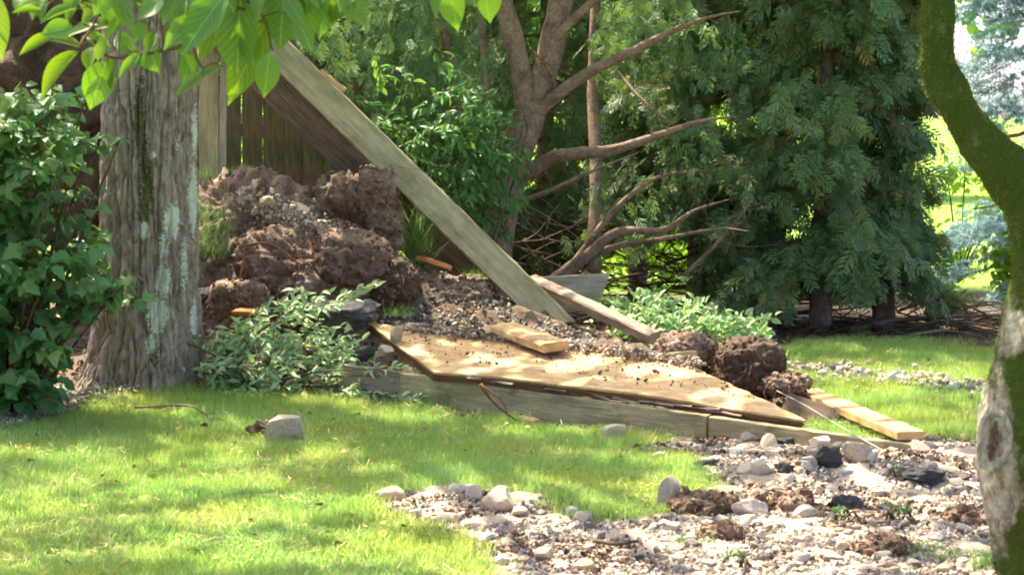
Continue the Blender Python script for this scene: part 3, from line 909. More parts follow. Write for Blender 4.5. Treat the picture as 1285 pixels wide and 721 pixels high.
clod('soil_heap', P(55, 130, 16.2), (0.75, 0.5, 0.95), 14, 'dark brown heap of soil and roots behind the leafy shrub', 'soil heap', mat='soil_dark', sub=5, amp=0.3, hair=150, hair_len=0.3, stones=60)
clod('soil_clod', Gh(330, 547) + Vector((0, 0, 0.03)), (0.065, 0.05, 0.045), 15, 'small brown soil clod beside the pale rock on the lawn', sub=4, hair=0, stones=8)
clod('soil_clod', Gh(888, 643) + Vector((0, 0, 0.02)), (0.15, 0.13, 0.055), 16, 'flat dark soil clod beside the upright stone at the lawn edge', mat='soil_dark', sub=5, hair=20, stones=20, amp=0.15)
clod('soil_clod', Gh(978, 640) + Vector((0, 0, 0.02)), (0.12, 0.1, 0.05), 17, 'tan soil lump in the gravel behind pale flat stone', sub=4, hair=0, stones=40)
clod('soil_clod', Gh(1107, 692) + Vector((0, 0, 0.005)), (0.11, 0.1, 0.04), 18, 'low brown soil patch on the gravel near the mossy trunk', sub=4, hair=0, stones=60)
clod('soil_clod', Gh(1218, 655) + Vector((0, 0, 0.01)), (0.1, 0.09, 0.045), 19, 'brown soil lump beside foot of the mossy trunk', sub=4, hair=0, stones=40)
clod('soil_clod', Gh(905, 672) + Vector((0, 0, 0.005)), (0.08, 0.07, 0.035), 20, 'small brown crumbly clod on gravel below flat dark clod', sub=4, hair=0, stones=30)

# asphalt slabs and chunks
def asph(px, py, w, h, seed, label, depth=None, Y=None, rot=0.0):
    o = rpx(px, py, w, h, seed, 'asphalt', label, 'asphalt', 'asphalt_chunk', depth=depth, sub=4, rot=rot)
    return o
rock('asphalt_slab', P(425, 432, 13.55), (0.52, 0.4, 0.27), 3, 'asphalt', 'large dark asphalt slab above left corner of the plywood', 'asphalt', rot=0.2, sub=4, sink=0.0)
rock('asphalt_slab', P(268, 382, 14.0), (0.2, 0.25, 0.12), 8, 'asphalt', 'dark asphalt slab at foot of soil heap touching the tree trunk', 'asphalt', rot=0.1, sub=4, sink=0)
rock('asphalt_chunk', P(455, 455, 13.1), (0.16, 0.14, 0.1), 5, 'asphalt', 'small asphalt piece at the left corner of the plywood', 'asphalt', rot=0.4, sub=4, sink=0)
asph(988, 558, 46, 16, 11, 'lumpy black asphalt chunk atop the gravel spill near the beam')
asph(1037, 586, 36, 27, 12, 'tall black asphalt chunk in the middle of the gravel spill')
asph(985, 594, 26, 13, 13, 'small black asphalt chunk below the lumpy asphalt chunk')
asph(1160, 605, 60, 18, 14, 'flat dark asphalt plate in the gravel near the mossy trunk', rot=0.3)
asph(1062, 640, 46, 18, 15, 'low black asphalt patch in the gravel beside flat dark clod')
asph(1125, 642, 60, 7, 16, 'thin black asphalt strip lying in the gravel')
asph(888, 584, 34, 8, 17, 'small asphalt sliver at the lawn edge of the gravel')

# single rocks surveyed from the photograph
rpx(358, 556, 46, 32, 21, 'stone', 'pale angular rock lying alone on the lawn', tint=(1.0, .92, .8))
rpx(162, 660, 26, 15, 22, 'stone', 'small brown stone in the grass of the open lawn', tint=(.7, .58, .48))
rpx(203, 664, 11, 7, 23, 'stone', 'tiny pale pebble in the grass beside small brown stone')
rpx(770, 553, 28, 19, 24, 'stone', 'tan stone on the grass just in front of the long beam', tint=(1.05, .93, .75))
rpx(838, 637, 31, 36, 25, 'stone', 'upright pointed pale stone at the lawn edge', tint=(.95, .86, .76))
rpx(491, 630, 38, 19, 26, 'stone', 'flat pale stone at the tip of the gravel spill', tint=(1.05, .96, .82))
rpx(573, 624, 19, 17, 27, 'stone', 'small rounded stone, left one of two on the gravel edge')
rpx(594, 626, 20, 17, 28, 'stone', 'small rounded stone, right one of two on the gravel edge')
rpx(625, 640, 38, 27, 29, 'stone', 'large angular stone on the narrow gravel tongue', tint=(1, .9, .78))
rpx(941, 648, 44, 22, 30, 'stone', 'pale flat topped stone resting on the flat dark clod')
rpx(938, 660, 19, 14, 31, 'stone', 'small white stone below the pale flat topped stone', tint=(1.15, 1.15, 1.1))
rpx(1010, 650, 28, 15, 32, 'stone', 'white crumbly stone in the gravel beside black asphalt patch', tint=(1.1, 1.08, 1))
rpx(1076, 580, 38, 25, 33, 'stone', 'large tan stone behind tall black asphalt chunk', tint=(.98, .9, .78))
rpx(1092, 582, 18, 14, 34, 'stone', 'small pale stone touching the large tan stone')
rpx(1032, 555, 30, 14, 35, 'stone', 'flat whitish stone against the half sunk beam', tint=(1.1, 1.08, 1.0))
rpx(1028, 566, 24, 17, 36, 'stone', 'white speckled stone between two black asphalt chunks', tint=(1.15, 1.15, 1.15))
rpx(962, 548, 26, 16, 37, 'stone', 'rounded pinkish stone at the beam joint', tint=(1, .88, .8))
rpx(965, 562, 20, 17, 38, 'stone', 'cream stone below the rounded pinkish stone', tint=(1.1, 1.05, .9))
rpx(940, 556, 20, 14, 39, 'stone', 'brownish stone by the beam joint', tint=(.85, .75, .66))
rpx(955, 597, 24, 20, 40, 'stone', 'white angular stone among the gravel left of black chunk', tint=(1.12, 1.1, 1.05))
rpx(935, 595, 20, 14, 41, 'stone', 'cream angular stone at the lawn side of the gravel', tint=(1.05, 1, .9))
rpx(1016, 590, 20, 17, 42, 'stone', 'grey stone touching tall black asphalt chunk', tint=(.75, .74, .72))
rpx(1155, 570, 22, 16, 43, 'stone', 'rounded stone at right end of the sunk beam', tint=(.9, .82, .74))
rpx(825, 577, 18, 10, 44, 'stone', 'small stone at gravel tip beside the long beam', tint=(.95, .85, .72))
rpx(1192, 486, 18, 12, 45, 'stone', 'pale stone in the stony line across the back lawn', tint=(1.0, .92, .85))
rpx(992, 470, 20, 15, 46, 'stone', 'orange tan stone on the back lawn beside the shaggy clod', tint=(1.1, .85, .65))
rock('rock', P(533, 364, 14.6), (0.1, 0.08, 0.09), 47, 'stone', 'grey square stone on gravel slope below the orange splinter', 'rock', tint=(.8, .77, .74), sink=0)
rock('rock', P(497, 430, 13.1), (0.09, 0.08, 0.1), 48, 'stone', 'tan stone wedged at the left edge of the plywood', 'rock', tint=(.9, .76, .62), sink=0)
rock('rock', P(484, 447, 12.95), (0.1, 0.08, 0.07), 49, 'stone', 'pale stone between plywood corner and brown beam end', 'rock', tint=(1, .9, .78), sink=0)
rock('rock', P(375, 270, 14.55), (0.14, 0.1, 0.09), 50, 'stone', 'pale sunlit stone on the crest of the soil heap', 'rock', tint=(1.05, .9, .76), sink=0.1)
rock('rock', P(335, 256, 14.5), (0.09, 0.07, 0.06), 51, 'stone', 'small pale stone high on the large soil heap', 'rock', tint=(.95, .83, .7), sink=0.1)
rock('rock', P(402, 290, 14.45), (0.12, 0.1, 0.08), 52, 'stone', 'pale stone just below the crest of the soil heap', 'rock', tint=(1.05, .9, .76), sink=0.1)
rock('rock', P(272, 425, 13.5), (0.09, 0.08, 0.06), 53, 'stone', 'tan stone by the big trunk beside the fallen branch', 'rock', tint=(.9, .75, .62), sink=0.1)

# many middling stones of the spill
mids = [mesh_np('stone', *rock_mesh(60 + i, 2), np.array(PAL[i % len(PAL)] / PAL[0] * (0.9 + 0.06 * (i % 4))), smooth=False) for i in range(14)]
n_mid = 0
while n_mid < 210:
    px, py = random.uniform(480, 1245), random.uniform(548, 720)
    g = Gh(px, py)
    l_, g_, _, _ = zones(np.array([g.x]), np.array([g.y]))
    if not g_[0]: continue
    back = py < 640
    s = random.choice((0.03, 0.035, 0.045, 0.055, 0.07)) * (1.0 if back or px < 760 else 0.75)
    k = random.randrange(14)
    rock('stone', g, (s * random.uniform(.9, 1.4), s, s * random.uniform(.55, .9)), 60 + k, 'stone', 'fist sized or smaller pale stone lying in the gravel spill', 'stone', 'loose stones in the gravel spill', sink=0.15, me=mids[k], sub=2)
    n_mid += 1

# ------------------------------------------------------------------ big tree
def bark_mat():
    s = NT('ridged_bark')
    co = s.coord('Object', (1, 1, 0.4))
    n1 = s.noise(co, 26, 6, 0.65, 0.5); n2 = s.noise(s.coord('Object', (1, 1, 0.5)), 90, 4)
    col = s.ramp(n1, [(0.34, lin('#7a695a')), (0.5, lin('#9a8876')), (0.68, lin('#b5a491'))])
    at = s.new('ShaderNodeAttribute', attribute_name='Col'); sep = s.new('ShaderNodeSeparateColor'); s.link(at.outputs['Color'], sep.inputs[0])
    blot = s.noise(s.coord('Object'), 58, 6, 0.7)
    def th(src, lo=0.98, hi=1.08):
        m = s.new('ShaderNodeMath', operation='MULTIPLY_ADD'); s.link(blot, m.inputs[0]); m.inputs[1].default_value = 1.3; s.link(src, m.inputs[2])
        return s.ramp(m.outputs[0], [(lo, (0, 0, 0, 1)), (hi, (1, 1, 1, 1))])
    moss = s.mix(n2, lin('#4d4c30'), lin('#62603c'))
    lich = s.mix(n2, lin('#bfc3ab'), lin('#dcdeca'))
    col = s.mix(th(sep.outputs[1]), col, moss)
    col = s.mix(th(sep.outputs[0]), col, lich)
    s.bump(s.mix(0.5, n1, n2), 1.0, 0.03)
    return s.done(col, 0.92, 0.15)
MAT['bark'] = bark_mat()

TREE = P(188, 470, 13.3); TREE.z = 0.0
def big_tree():
    root = thing('tree', TREE, 'thick ridged grey brown tree trunk with pale lichen, its crown overhead', 'tree')
    nt = 310
    zs = np.concatenate([np.arange(-0.06, 2.5, 0.0135), np.arange(2.55, 7.2, 0.12)])
    th = np.linspace(0, 2 * np.pi, nt, endpoint=False)
    Z, T = np.meshgrid(zs, th, indexing='ij')
    R = 0.27 - 0.012 * Z + 0.0 * T
    fl = np.exp(-np.clip(Z + 0.06, 0, None) / 0.22)
    R = R + fl * (0.10 + 0.03 * np.cos(5 * T + 0.6) + 0.02 * perlin(np.cos(T) * 3, np.sin(T) * 3, 2.2) + 0.06 * np.cos(T - math.pi)) + 0.05 * np.exp(-Z / 0.7) * (np.cos(T) < 0) * np.abs(np.cos(T))
    R = R * (1 + 0.03 * perlin(np.cos(T) * 1.5, np.sin(T) * 1.5, Z * 0.9))
    cx, cy = np.cos(T) * 0.28, np.sin(T) * 0.28
    wx = 0.014 * perlin(cx * 9, cy * 9, Z * 3.4); wy = 0.014 * perlin(cx * 9 + 30, cy * 9, Z * 3.4)
    n1 = perlin((cx + wx) * 16, (cy + wy) * 16, Z * 1.3 + 3)
    n1b = perlin((cx + wx) * 31 + 9, (cy + wy) * 31, Z * 3.2 + 8)
    n2 = fbm((cx + wx) * 34, (cy + wy) * 34, Z * 7, 3)
    plate = perlin(cx * 22, cy * 22, Z * 16)
    D = -0.042 * np.exp(-np.abs(n1) / 0.09) - 0.022 * np.exp(-np.abs(n1b) / 0.10) + 0.006 * n2 + 0.006 * np.round(plate * 2.5) / 2.5 - 0.014 * np.exp(-np.abs(perlin(cx * 9 + 4, cy * 9, Z * 10)) / 0.06) + 0.022
    R = R + D
    X = TREE.x + R * np.cos(T) + 0.012 * Z; Y = TREE.y + R * np.sin(T)
    px, py = to_px(X, Y, Z)
    front = (np.sin(T) < 0.25)
    lich = np.zeros_like(X); moss = np.zeros_like(X)
    for (a, b, sx, sy, w) in [(216, 278, 13, 26, 1), (205, 352, 11, 24, 1), (198, 395, 14, 26, 1.05), (188, 432, 9, 14, .9), (242, 250, 7, 60, .9), (244, 165, 5, 40, .8), (180, 288, 8, 14, .85), (232, 330, 7, 50, .7), (205, 310, 8, 20, .85), (222, 180, 8, 14, .5), (243, 400, 5, 30, .85), (192, 195, 6, 8, .8), (150, 300, 8, 20, .4)]:
        lich = np.maximum(lich, w * np.exp(-((px - a) / sx) ** 2 - ((py - b) / sy) ** 2))
    moss = np.maximum(np.exp(-((px - (179 + 5 * np.sin(py / 30))) / 11) ** 2) * np.clip((330 - py) / 60, 0, 1) * np.clip((py - 60) / 60, 0, 1), 0.7 * np.exp(-((px - 195) / 16) ** 2 - ((py - 445) / 25) ** 2))
    lich = np.where(front, lich * 0.66, 0.2); moss = np.where(front, moss * 0.5, 0.25)
    col = np.stack([lich, moss, np.zeros_like(lich)], -1).reshape(-1, 3)
    nz = len(zs); idx = np.arange(nz * nt).reshape(nz, nt); nx_ = np.roll(idx, -1, 1)
    F = np.stack([idx[:-1], nx_[:-1], nx_[1:], idx[1:]], -1).reshape(-1, 4)
    obj('trunk', mesh_np('trunk', np.stack([X, Y, Z], -1).reshape(-1, 3), F, col), MAT['bark'], root)
    # limbs and crown high above the picture; gaps are cut in it to place sun patches below
    LIT = [(60, 575, 90, 10), (250, 605, 120, 16), (330, 560, 60, 6), (380, 640, 130, 18), (420, 705, 190, 22), (540, 585, 90, 14), (530, 532, 60, 8),
           (690, 570, 80, 9), (590, 545, 30, 8), (700, 690, 130, 26), (850, 715, 230, 34), (980, 700, 140, 18), (560, 650, 90, 14), (1100, 620, 60, 12), (1010, 575, 60, 10), (860, 590, 50, 12), (120, 700, 50, 12),
           (620, 440, 90, 40), (820, 490, 130, 32), (540, 425, 70, 25), (960, 515, 70, 16), (1080, 520, 90, 35), (1060, 470, 120, 14), (1200, 480, 70, 16), (1080, 590, 80, 14), (960, 570, 60, 10),
           (860, 400, 110, 30), (1000, 620, 60, 10), (1180, 640, 60, 14), (610, 640, 100, 14), (570, 610, 60, 8), (390, 290, 60, 20), (430, 400, 40, 30), (1150, 560, 60, 10), (30, 640, 60, 8), (200, 640, 70, 10), (357, 545, 40, 14), (840, 628, 40, 16), (560, 632, 110, 18), (300, 660, 90, 10), (940, 640, 60, 14), (1040, 570, 90, 14), (640, 450, 150, 45), (860, 505, 150, 30), (760, 700, 220, 34), (1000, 690, 150, 26), (620, 655, 130, 22), (150, 600, 110, 14), (330, 700, 160, 20), (1120, 500, 90, 30)]
    clumps, tries = [], 0
    r = np.random.default_rng(5)
    pos, sizes = [], []
    sd = np.array(SUN_DIR)
    while len(pos) < 7400 and tries < 60:
        tries += 1
        ctr = np.stack([r.uniform(-6.5, 3.6, 60), r.uniform(8.0, 19.5, 60), r.uniform(3.8, 7.5, 60)], -1)
        for c_ in ctr:
            n = r.integers(25, 55)
            q = c_ + r.normal(0, 1, (n, 3)) * np.array([0.36, 0.36, 0.18])
            g = q - sd * (q[:, 2] / sd[2])[:, None]
            ax, ay = to_px(g[:, 0], np.clip(g[:, 1], 4, None), 0.0)
            lit = np.zeros(n, bool)
            jx = ax + 32 * perlin(g[:, 0] * 1.3, g[:, 1] * 1.3, 3.0) ; jy = ay + 9 * perlin(g[:, 0] * 1.3, g[:, 1] * 1.3, 7.0)
            for (a, b, sx, sy) in LIT: lit |= ((jx - a) / sx) ** 2 + ((jy - b) / sy) ** 2 < 1
            keep = ~lit | (r.uniform(size=n) < 0.05)
            # leaves only above the frame
            keep &= q[:, 2] > 3.2
            q = q[keep]
            if len(q): pos.append(q); clumps.append(c_)
            if sum(map(len, pos)) > 7400: break
        if sum(map(len, pos)) > 7400: break
    pos = np.concatenate(pos); n = len(pos)
    tm = [leaf_tmpl(3, lambda t: 0.42 * math.sin(math.pi * t), 0.2, 0.2)]
    d = r.normal(size=(n, 3)); d[:, 2] -= 0.3
    nr = r.normal(0, 0.55, (n, 3)) + np.array([0, 0, 1])
    L = r.uniform(0.13, 0.24, n)
    M = frames(d, nr) * np.stack([L, L, L], -1)[:, None, :]
    V, F, K = scatter(tm, M, pos, np.ones((n, 3)) * r.uniform(.8, 1.2, (n, 1)))
    obj('crown', mesh_np('crown', V, F, K), MAT['leaf_crown'], root, kind='stuff')
    top = np.array([TREE.x + 0.06, TREE.y, 4.0])
    for i in range(12):
        e = clumps[int(i * len(clumps) / 12)]
        s0 = top + np.array([0, 0, r.uniform(-0.5, 2.2)])
        mid = s0 * 0.5 + e * 0.5 + np.array([0, 0, 0.5])
        V, F = tube([s0, mid, e], [0.09, 0.05, 0.015], 7, 0.1, n=14)
        obj('limb', mesh_np('limb', V, F, np.array([0, 0.1, 0])), MAT['bark'], root)
big_tree()

# ------------------------------------------------------------------ mossy trunk at the right
def moss_mat():
    s = NT('mossy_bark')
    at = s.new('ShaderNodeAttribute', attribute_name='Col'); sep = s.new('ShaderNodeSeparateColor'); s.link(at.outputs['Color'], sep.inputs[0])
    co = s.coord('Object'); n = s.noise(co, 16, 6, 0.65); f = s.noise(co, 160, 4, 0.7)
    bk = s.noise(s.coord('Object', (1, 1, .45)), 38, 6, .7, .6)
    bark = s.ramp(s.mix(.55, n, bk), [(0.36, lin('#5d5342')), (0.46, lin('#8b806b')), (0.56, lin('#aea38d')), (0.68, lin('#c6bda8'))])
    moss = s.mix(f, lin('#2c3614'), lin('#515c22'))
    m = s.new('ShaderNodeMath', operation='MULTIPLY_ADD'); s.link(n, m.inputs[0]); m.inputs[1].default_value = 0.9; s.link(sep.outputs[0], m.inputs[2])
    k = s.ramp(m.outputs[0], [(0.82, (0, 0, 0, 1)), (0.98, (1, 1, 1, 1))])
    s.bump(s.mix(0.6, n, f), 0.8, 0.012)
    return s.done(s.mix(k, bark, moss), 0.95, 0.1)
MAT['mossy'] = moss_mat()

def mossy_tree():
    Y = 7.7; q = Y / FPX
    pts = [(1318, 790, 78), (1310, 721, 62), (1300, 650, 60), (1292, 590, 66), (1291, 545, 70), (1297, 480, 58), (1308, 400, 46), (1312, 340, 42), (1306, 290, 38), (1281, 238, 33), (1236, 185, 29), (1197, 125, 25), (1178, 70, 22), (1178, 10, 20.5), (1172, -120, 19), (1185, -330, 16), (1150, -600, 9)]
    c = np.array([P(a, b, Y)[:] for a, b, _ in pts]); rad = [w * q for _, _, w in pts]
    root = thing('tree', (c[0][0], Y, 0), 'small crooked tree trunk covered in green moss with a cut scar', 'tree')
    V, F = tube(c, rad, 72, 0.10, n=420, seed=3)
    cen = spline(c, 420); ax = np.repeat(cen, 72, 0); ax = np.vstack([ax, cen[0], cen[-1]]); rd = V - ax; rl = np.linalg.norm(rd, axis=1)[:, None] + 1e-6; rd = rd / rl
    knob = fbm(V[:, 0] * 9, V[:, 1] * 9, V[:, 2] * 7, 2); crk = np.exp(-np.abs(perlin(V[:, 0] * 34, V[:, 1] * 34, V[:, 2] * 9)) / .08); fin = fbm(V[:, 0] * 60, V[:, 1] * 60, V[:, 2] * 40, 3)
    V = V + rd * (.012 * knob - .006 * crk + .004 * fin)[:, None]
    px, py = to_px(V[:, 0], V[:, 1], V[:, 2])
    moss = np.interp(py, [-50, 330, 400, 440, 490, 560, 640, 670, 760], [.62, .62, .55, .5, .42, .15, .1, .42, .5])
    moss = moss + 0.42 * np.clip((px - 1258) / 22, 0, 1) * np.clip((py - 430) / 40, 0, 1) - 0.6 * np.exp(-((px - 1275) / 14) ** 2 - ((py - 415) / 22) ** 2)
    obj('trunk', mesh_np('trunk', V, F, np.stack([moss, moss, moss], -1)), MAT['mossy'], root)
    q = np.random.default_rng(2); cand = np.where((moss > .4) & (py > -60) & (py < 760))[0]; pick = q.choice(cand, 15000)
    b = V[pick] + q.normal(0, .004, (15000, 3)); dn = rd[pick] + q.normal(0, .5, (15000, 3)); dn /= np.linalg.norm(dn, axis=1)[:, None]; hh = q.uniform(.004, .011, 15000)[:, None]; sdv = np.cross(dn, q.normal(size=(15000, 3))); sdv /= np.linalg.norm(sdv, axis=1)[:, None] + 1e-6
    MV = np.stack([b - sdv * .0014, b + sdv * .0014, b + dn * hh], 1).reshape(-1, 3)
    obj('moss', mesh_np('moss', MV, np.arange(45000).reshape(-1, 3), np.repeat(np.clip(q.normal(.75, .25, (15000, 1)) + .9 * perlin(b[:, 0] * 14, b[:, 1] * 14, b[:, 2] * 14)[:, None], .25, 1.6) * np.array([[1., 1., 1.]]), 3, 0)), MAT['moss'], root, kind='stuff')
    # scar: raised pale callus ring round a brown cleft
    cc = np.array(P(1247, 553, Y - 0.142)[:]); nrm = np.array([-0.45, -0.88, 0.1]); nrm /= np.linalg.norm(nrm)
    up = np.array([0.13, 0, 1.0]); up -= nrm * (up @ nrm); up /= np.linalg.norm(up); sd = np.cross(up, nrm)
    th = np.linspace(0, 2 * np.pi, 49)[:-1]
    ringp = np.array([cc + sd * math.cos(t) * 0.05 * (1 + .1 * math.sin(3 * t + 1)) + up * math.sin(t) * 0.098 * (1 + .05 * math.cos(2 * t)) for t in list(th) + [0.0]])
    parts = tube(ringp, [0.011, 0.009, 0.011], 14, 0.35, n=90)
    obj('callus_ring', mesh_np('callus_ring', parts[0], parts[1], np.full(3, 0.12)), MAT['mossy'], root)
    def dish(name, rx, rz, deep, lift, mat, rough, label=None, taper=0.0):
        V = [cc + nrm * (lift - deep)]; rows = 10; m = len(th)
        for i in range(1, rows + 1):
            for t in th:
                rr = i / rows; z = math.sin(t)
                e = rough * float(fbm(math.cos(t) * rr * 3, z * rr * 5, lift * 90, 3))
                V.append(cc + sd * math.cos(t) * rx * rr * (1 - taper * abs(z)) * (1 + 1.2 * e) + up * z * rz * rr + nrm * (lift - deep * (1 - rr * rr) + 0.02 * e))
        F = [(0, 1 + k, 1 + (k + 1) % m) for k in range(m)]
        for i in range(rows - 1):
            for k in range(m):
                a, b = 1 + i * m + k, 1 + i * m + (k + 1) % m
                F += [(a, a + m, b + m), (a, b + m, b)]
        obj(name, mesh_np(name, V, F, np.full(3, 0.0) if mat == 'mossy' else None), MAT[mat], root, label=label)
    dish('scar_wood', 0.052, 0.1, 0.006, 0.006, 'mossy', 0.15)
    dish('heartwood', 0.02, 0.07, 0.004, 0.010, 'soil', 0.6, 'brown rotten cleft inside the pale scar', 0.55)
    for i, (a, b) in enumerate((((1172, -120), (1050, -330)), ((1185, -330), (1330, -520)))):
        e = np.array(P(b[0], b[1], Y + 0.5)[:]); s0 = np.array(P(a[0], a[1], Y)[:])
        V, F = tube([s0, (s0 + e) / 2 + np.array([0, 0, .05]), e], [0.035, 0.012], 10, 0.1, n=16)
        obj('limb', mesh_np('limb', V, F, np.full(3, .5)), MAT['mossy'], root)
    n = 500; r = np.random.default_rng(21)
    ends = np.array([P(1050, -330, Y + .5)[:], P(1330, -520, Y + .5)[:], P(1150, -600, Y)[:]])
    pos = ends[r.integers(0, 3, n)] + r.normal(0, 1, (n, 3)) * np.array([.45, .45, .2]); pos = pos[pos[:, 2] > 2.35]; n = len(pos)
    L = r.uniform(.1, .16, n)
    M = frames(r.normal(size=(n, 3)), r.normal(0, .5, (n, 3)) + np.array([0, 0, 1])) * L[:, None, None]
    V, F, K = scatter([leaf_tmpl(4)], M, pos, np.ones((n, 3)))
    obj('crown', mesh_np('crown', V, F, K), MAT['leaf_big'], root, kind='stuff')
mossy_tree()
tuft(Gh(1250, 715), 160, 0.1, 0.1, 'grass tuft at the foot of the mossy trunk')

# ------------------------------------------------------------------ overhanging branch with broad leaves
def near_branch():
    D = 5.6
    root = thing('overhanging_branch', P(200, -60, D), 'overhanging branch with large broad bright green leaves before the thick trunk', 'branch')
    B = [((-14, -12), (3, 76), 34), ((66, -4), (22, 4), 11), ((54, 15), (13, 15), 8), ((96, 12), (50, 24), 15), ((122, 31), (80, 41), 17), ((70, 44), (22, 69), 16),
         ((92, 34), (50, 42), 26), ((104, 60), (67, 45), 15), ((100, 64), (48, 126), 22), ((120, 58), (108, 89), 27), ((134, 76), (112, 136), 42), ((160, 22), (130, 52), 16),
         ((152, 28), (118, 34), 20), ((146, 44), (168, 66), 24), ((142, 72), (138, 114), 14), ((176, 68), (147, 97), 13), ((205, 0), (172, 20), 26), ((188, 60), (198, 92), 30),
         ((250, 22), (205, 60), 30), ((286, -10), (222, 64), 44), ((302, -4), (296, 99), 54), ((336, 22), (285, 132), 46), ((338, 66), (332, 122), 32), ((356, -18), (352, 62), 58),
         ((402, -24), (408, 44), 50), ((382, -16), (386, 56), 44), ((422, -4), (462, 34), 38), ((256, 96), (218, 120), 15), ((282, 84), (236, 100), 15), ((236, 66), (234, 108), 24),
         ((544, -16), (547, 20), 15), ((564, -22), (571, 38), 36), ((606, -22), (616, 29), 34), ((590, -25), (596, 8), 26), ((140, -14), (118, 18), 26), ((168, -14), (150, 14), 24), ((100, -12), (80, 14), 20),
         ((232, -16), (200, 26), 34), ((264, -14), (250, 22), 30), ((320, -20), (330, 30), 40), ((124, 6), (100, 30), 16), ((184, 30), (168, 52), 20), ((214, 30), (226, 66), 26), ((30, -10), (20, 14), 20),
         ((164, 66), (190, 88), 18), ((196, 40), (182, 66), 18), ((132, 50), (120, 76), 16), ((312, 40), (318, 84), 30), ((268, 40), (252, 74), 24), ((370, 20), (392, 62), 26), ((160, 4), (196, 12), 20), ((110, 44), (138, 58), 18), ((440, -22), (428, 10), 26)]
    r = np.random.default_rng(8)
    for k in range(46):
        a0, b0 = r.uniform(20, 470), r.uniform(-46, 6); an = r.normal(0, .7)
        l0 = r.uniform(34, 62); B.append(((a0, b0), (a0 + l0 * math.sin(an), b0 + l0 * math.cos(an) * .8), l0 * r.uniform(.36, .5)))
    for k in range(230):  # unseen leaves added above the frame to shade the branch below
        a0, b0 = r.uniform(110, 430), r.uniform(-340, -150); an = r.uniform(0, 6.28)
        l0 = r.uniform(55, 85); B.append(((a0, b0), (a0 + l0 * math.sin(an), min(-40, b0 + l0 * math.cos(an) * .5)), l0 * r.uniform(.45, .6)))
    twig = [[(560, -120), (420, -60), (300, 10), (240, 52), (190, 66), (140, 72), (118, 52)], [(420, -60), (330, -30), (220, -20), (130, 0), (60, -6), (-20, -14)], [(560, -120), (590, -60), (604, -24)], [(240, 52), (250, 80), (262, 92)], [(130, 0), (118, 30), (100, 58)], [(300, 10), (330, 22), (342, 64)], [(420, -60), (418, -20), (424, -2)]]
    tp = []
    for i, t in enumerate(twig):
        p = [np.array(P(a, b, D + 0.05 * math.sin(k * 1.7 + i))[:]) for k, (a, b) in enumerate(t)]
        rad = [0.009, 0.004] if i < 2 else [0.004, 0.002]
        V, F = tube(p, rad, 7, 0.15, n=40)
        obj('twig', mesh_np('twig', V, F), MAT['twig'], root)
        tp.append(spline(p, 60))
    tp = np.concatenate(tp)
    # the bough it hangs from leads up to a trunk outside the picture
    V, F = tube([P(560, -120, D)[:], P(480, -300, D - .1)[:], P(250, -520, D - .2)[:], P(-300, -640, D - 0.1)[:]], [0.012, 0.02, 0.035, 0.05], 10, 0.1, n=30)
    obj('bough', mesh_np('bough', V, F), MAT['twig'], root)
    prof = lambda t: 0.5 * (math.sin(math.pi * min(1, t ** 0.85)) ** 0.8) * (1.0 if t < 0.75 else 1 - 0.55 * (t - .75) / .25)
    tms = [leaf_tmpl(9, prof, f, c, w) for f, c, w in ((.35, .14, .01), (.2, .22, .015), (.5, .1, .01))]
    for i, (b, t, w) in enumerate(B):
        d0 = D + (r.uniform(-.18, .18) if i < 99 else r.uniform(.1, .6))
        a = np.array(P(b[0], b[1], d0)[:]); e = np.array(P(t[0], t[1], d0 - r.uniform(0.0, .06))[:])
        L = float(np.linalg.norm(e - a)); Wd = w * D / FPX * 1.0
        nr = np.array([r.normal(0, .35), -1 + r.normal(0, .2), r.uniform(0.2, 1.1)])
        Rm = frames((e - a)[None], nr[None])[0] * np.array([Wd, L, L])[None]
        m = Matrix(Rm.tolist()).to_4x4(); m.translation = Vector(a)
        V, F = tms[i % 3]
        g = 0.9 + 0.35 * r.uniform()
        lf = obj('leaf', mesh_np('leaf', V, F, np.array([g * r.uniform(.85, 1.2), g, g * .9])), MAT['leaf_big'], root, M=m)
        near = tp[np.argmin(np.linalg.norm(tp - a, axis=1))]
        if np.linalg.norm(near - a) < 0.35:
            mid = (near + a) / 2 + np.array([0, 0, .01])
            V, F = tube([near, mid, a + (e - a) * .04], [0.0016, 0.0012], 5, n=8)
            obj('petiole', mesh_np('petiole', V, F), MAT['twig'], root)
near_branch()

# ------------------------------------------------------------------ leafy shrubs
def stems_of(root, base, ends, r0=0.014, mat='twig', seed=0):
    q = np.random.default_rng(seed)
    for e in ends:
        b = np.array(base) + np.array([q.normal(0, .06), q.normal(0, .06), -0.02])
        mid = b * .5 + e * .5 + np.array([0, 0, 0.12]) + q.normal(0, .05, 3)
        V, F = tube([b, mid, e], [r0, r0 * .3], 6, 0.12, n=14)
        obj('stem', mesh_np('stem', V, F), MAT[mat], root)

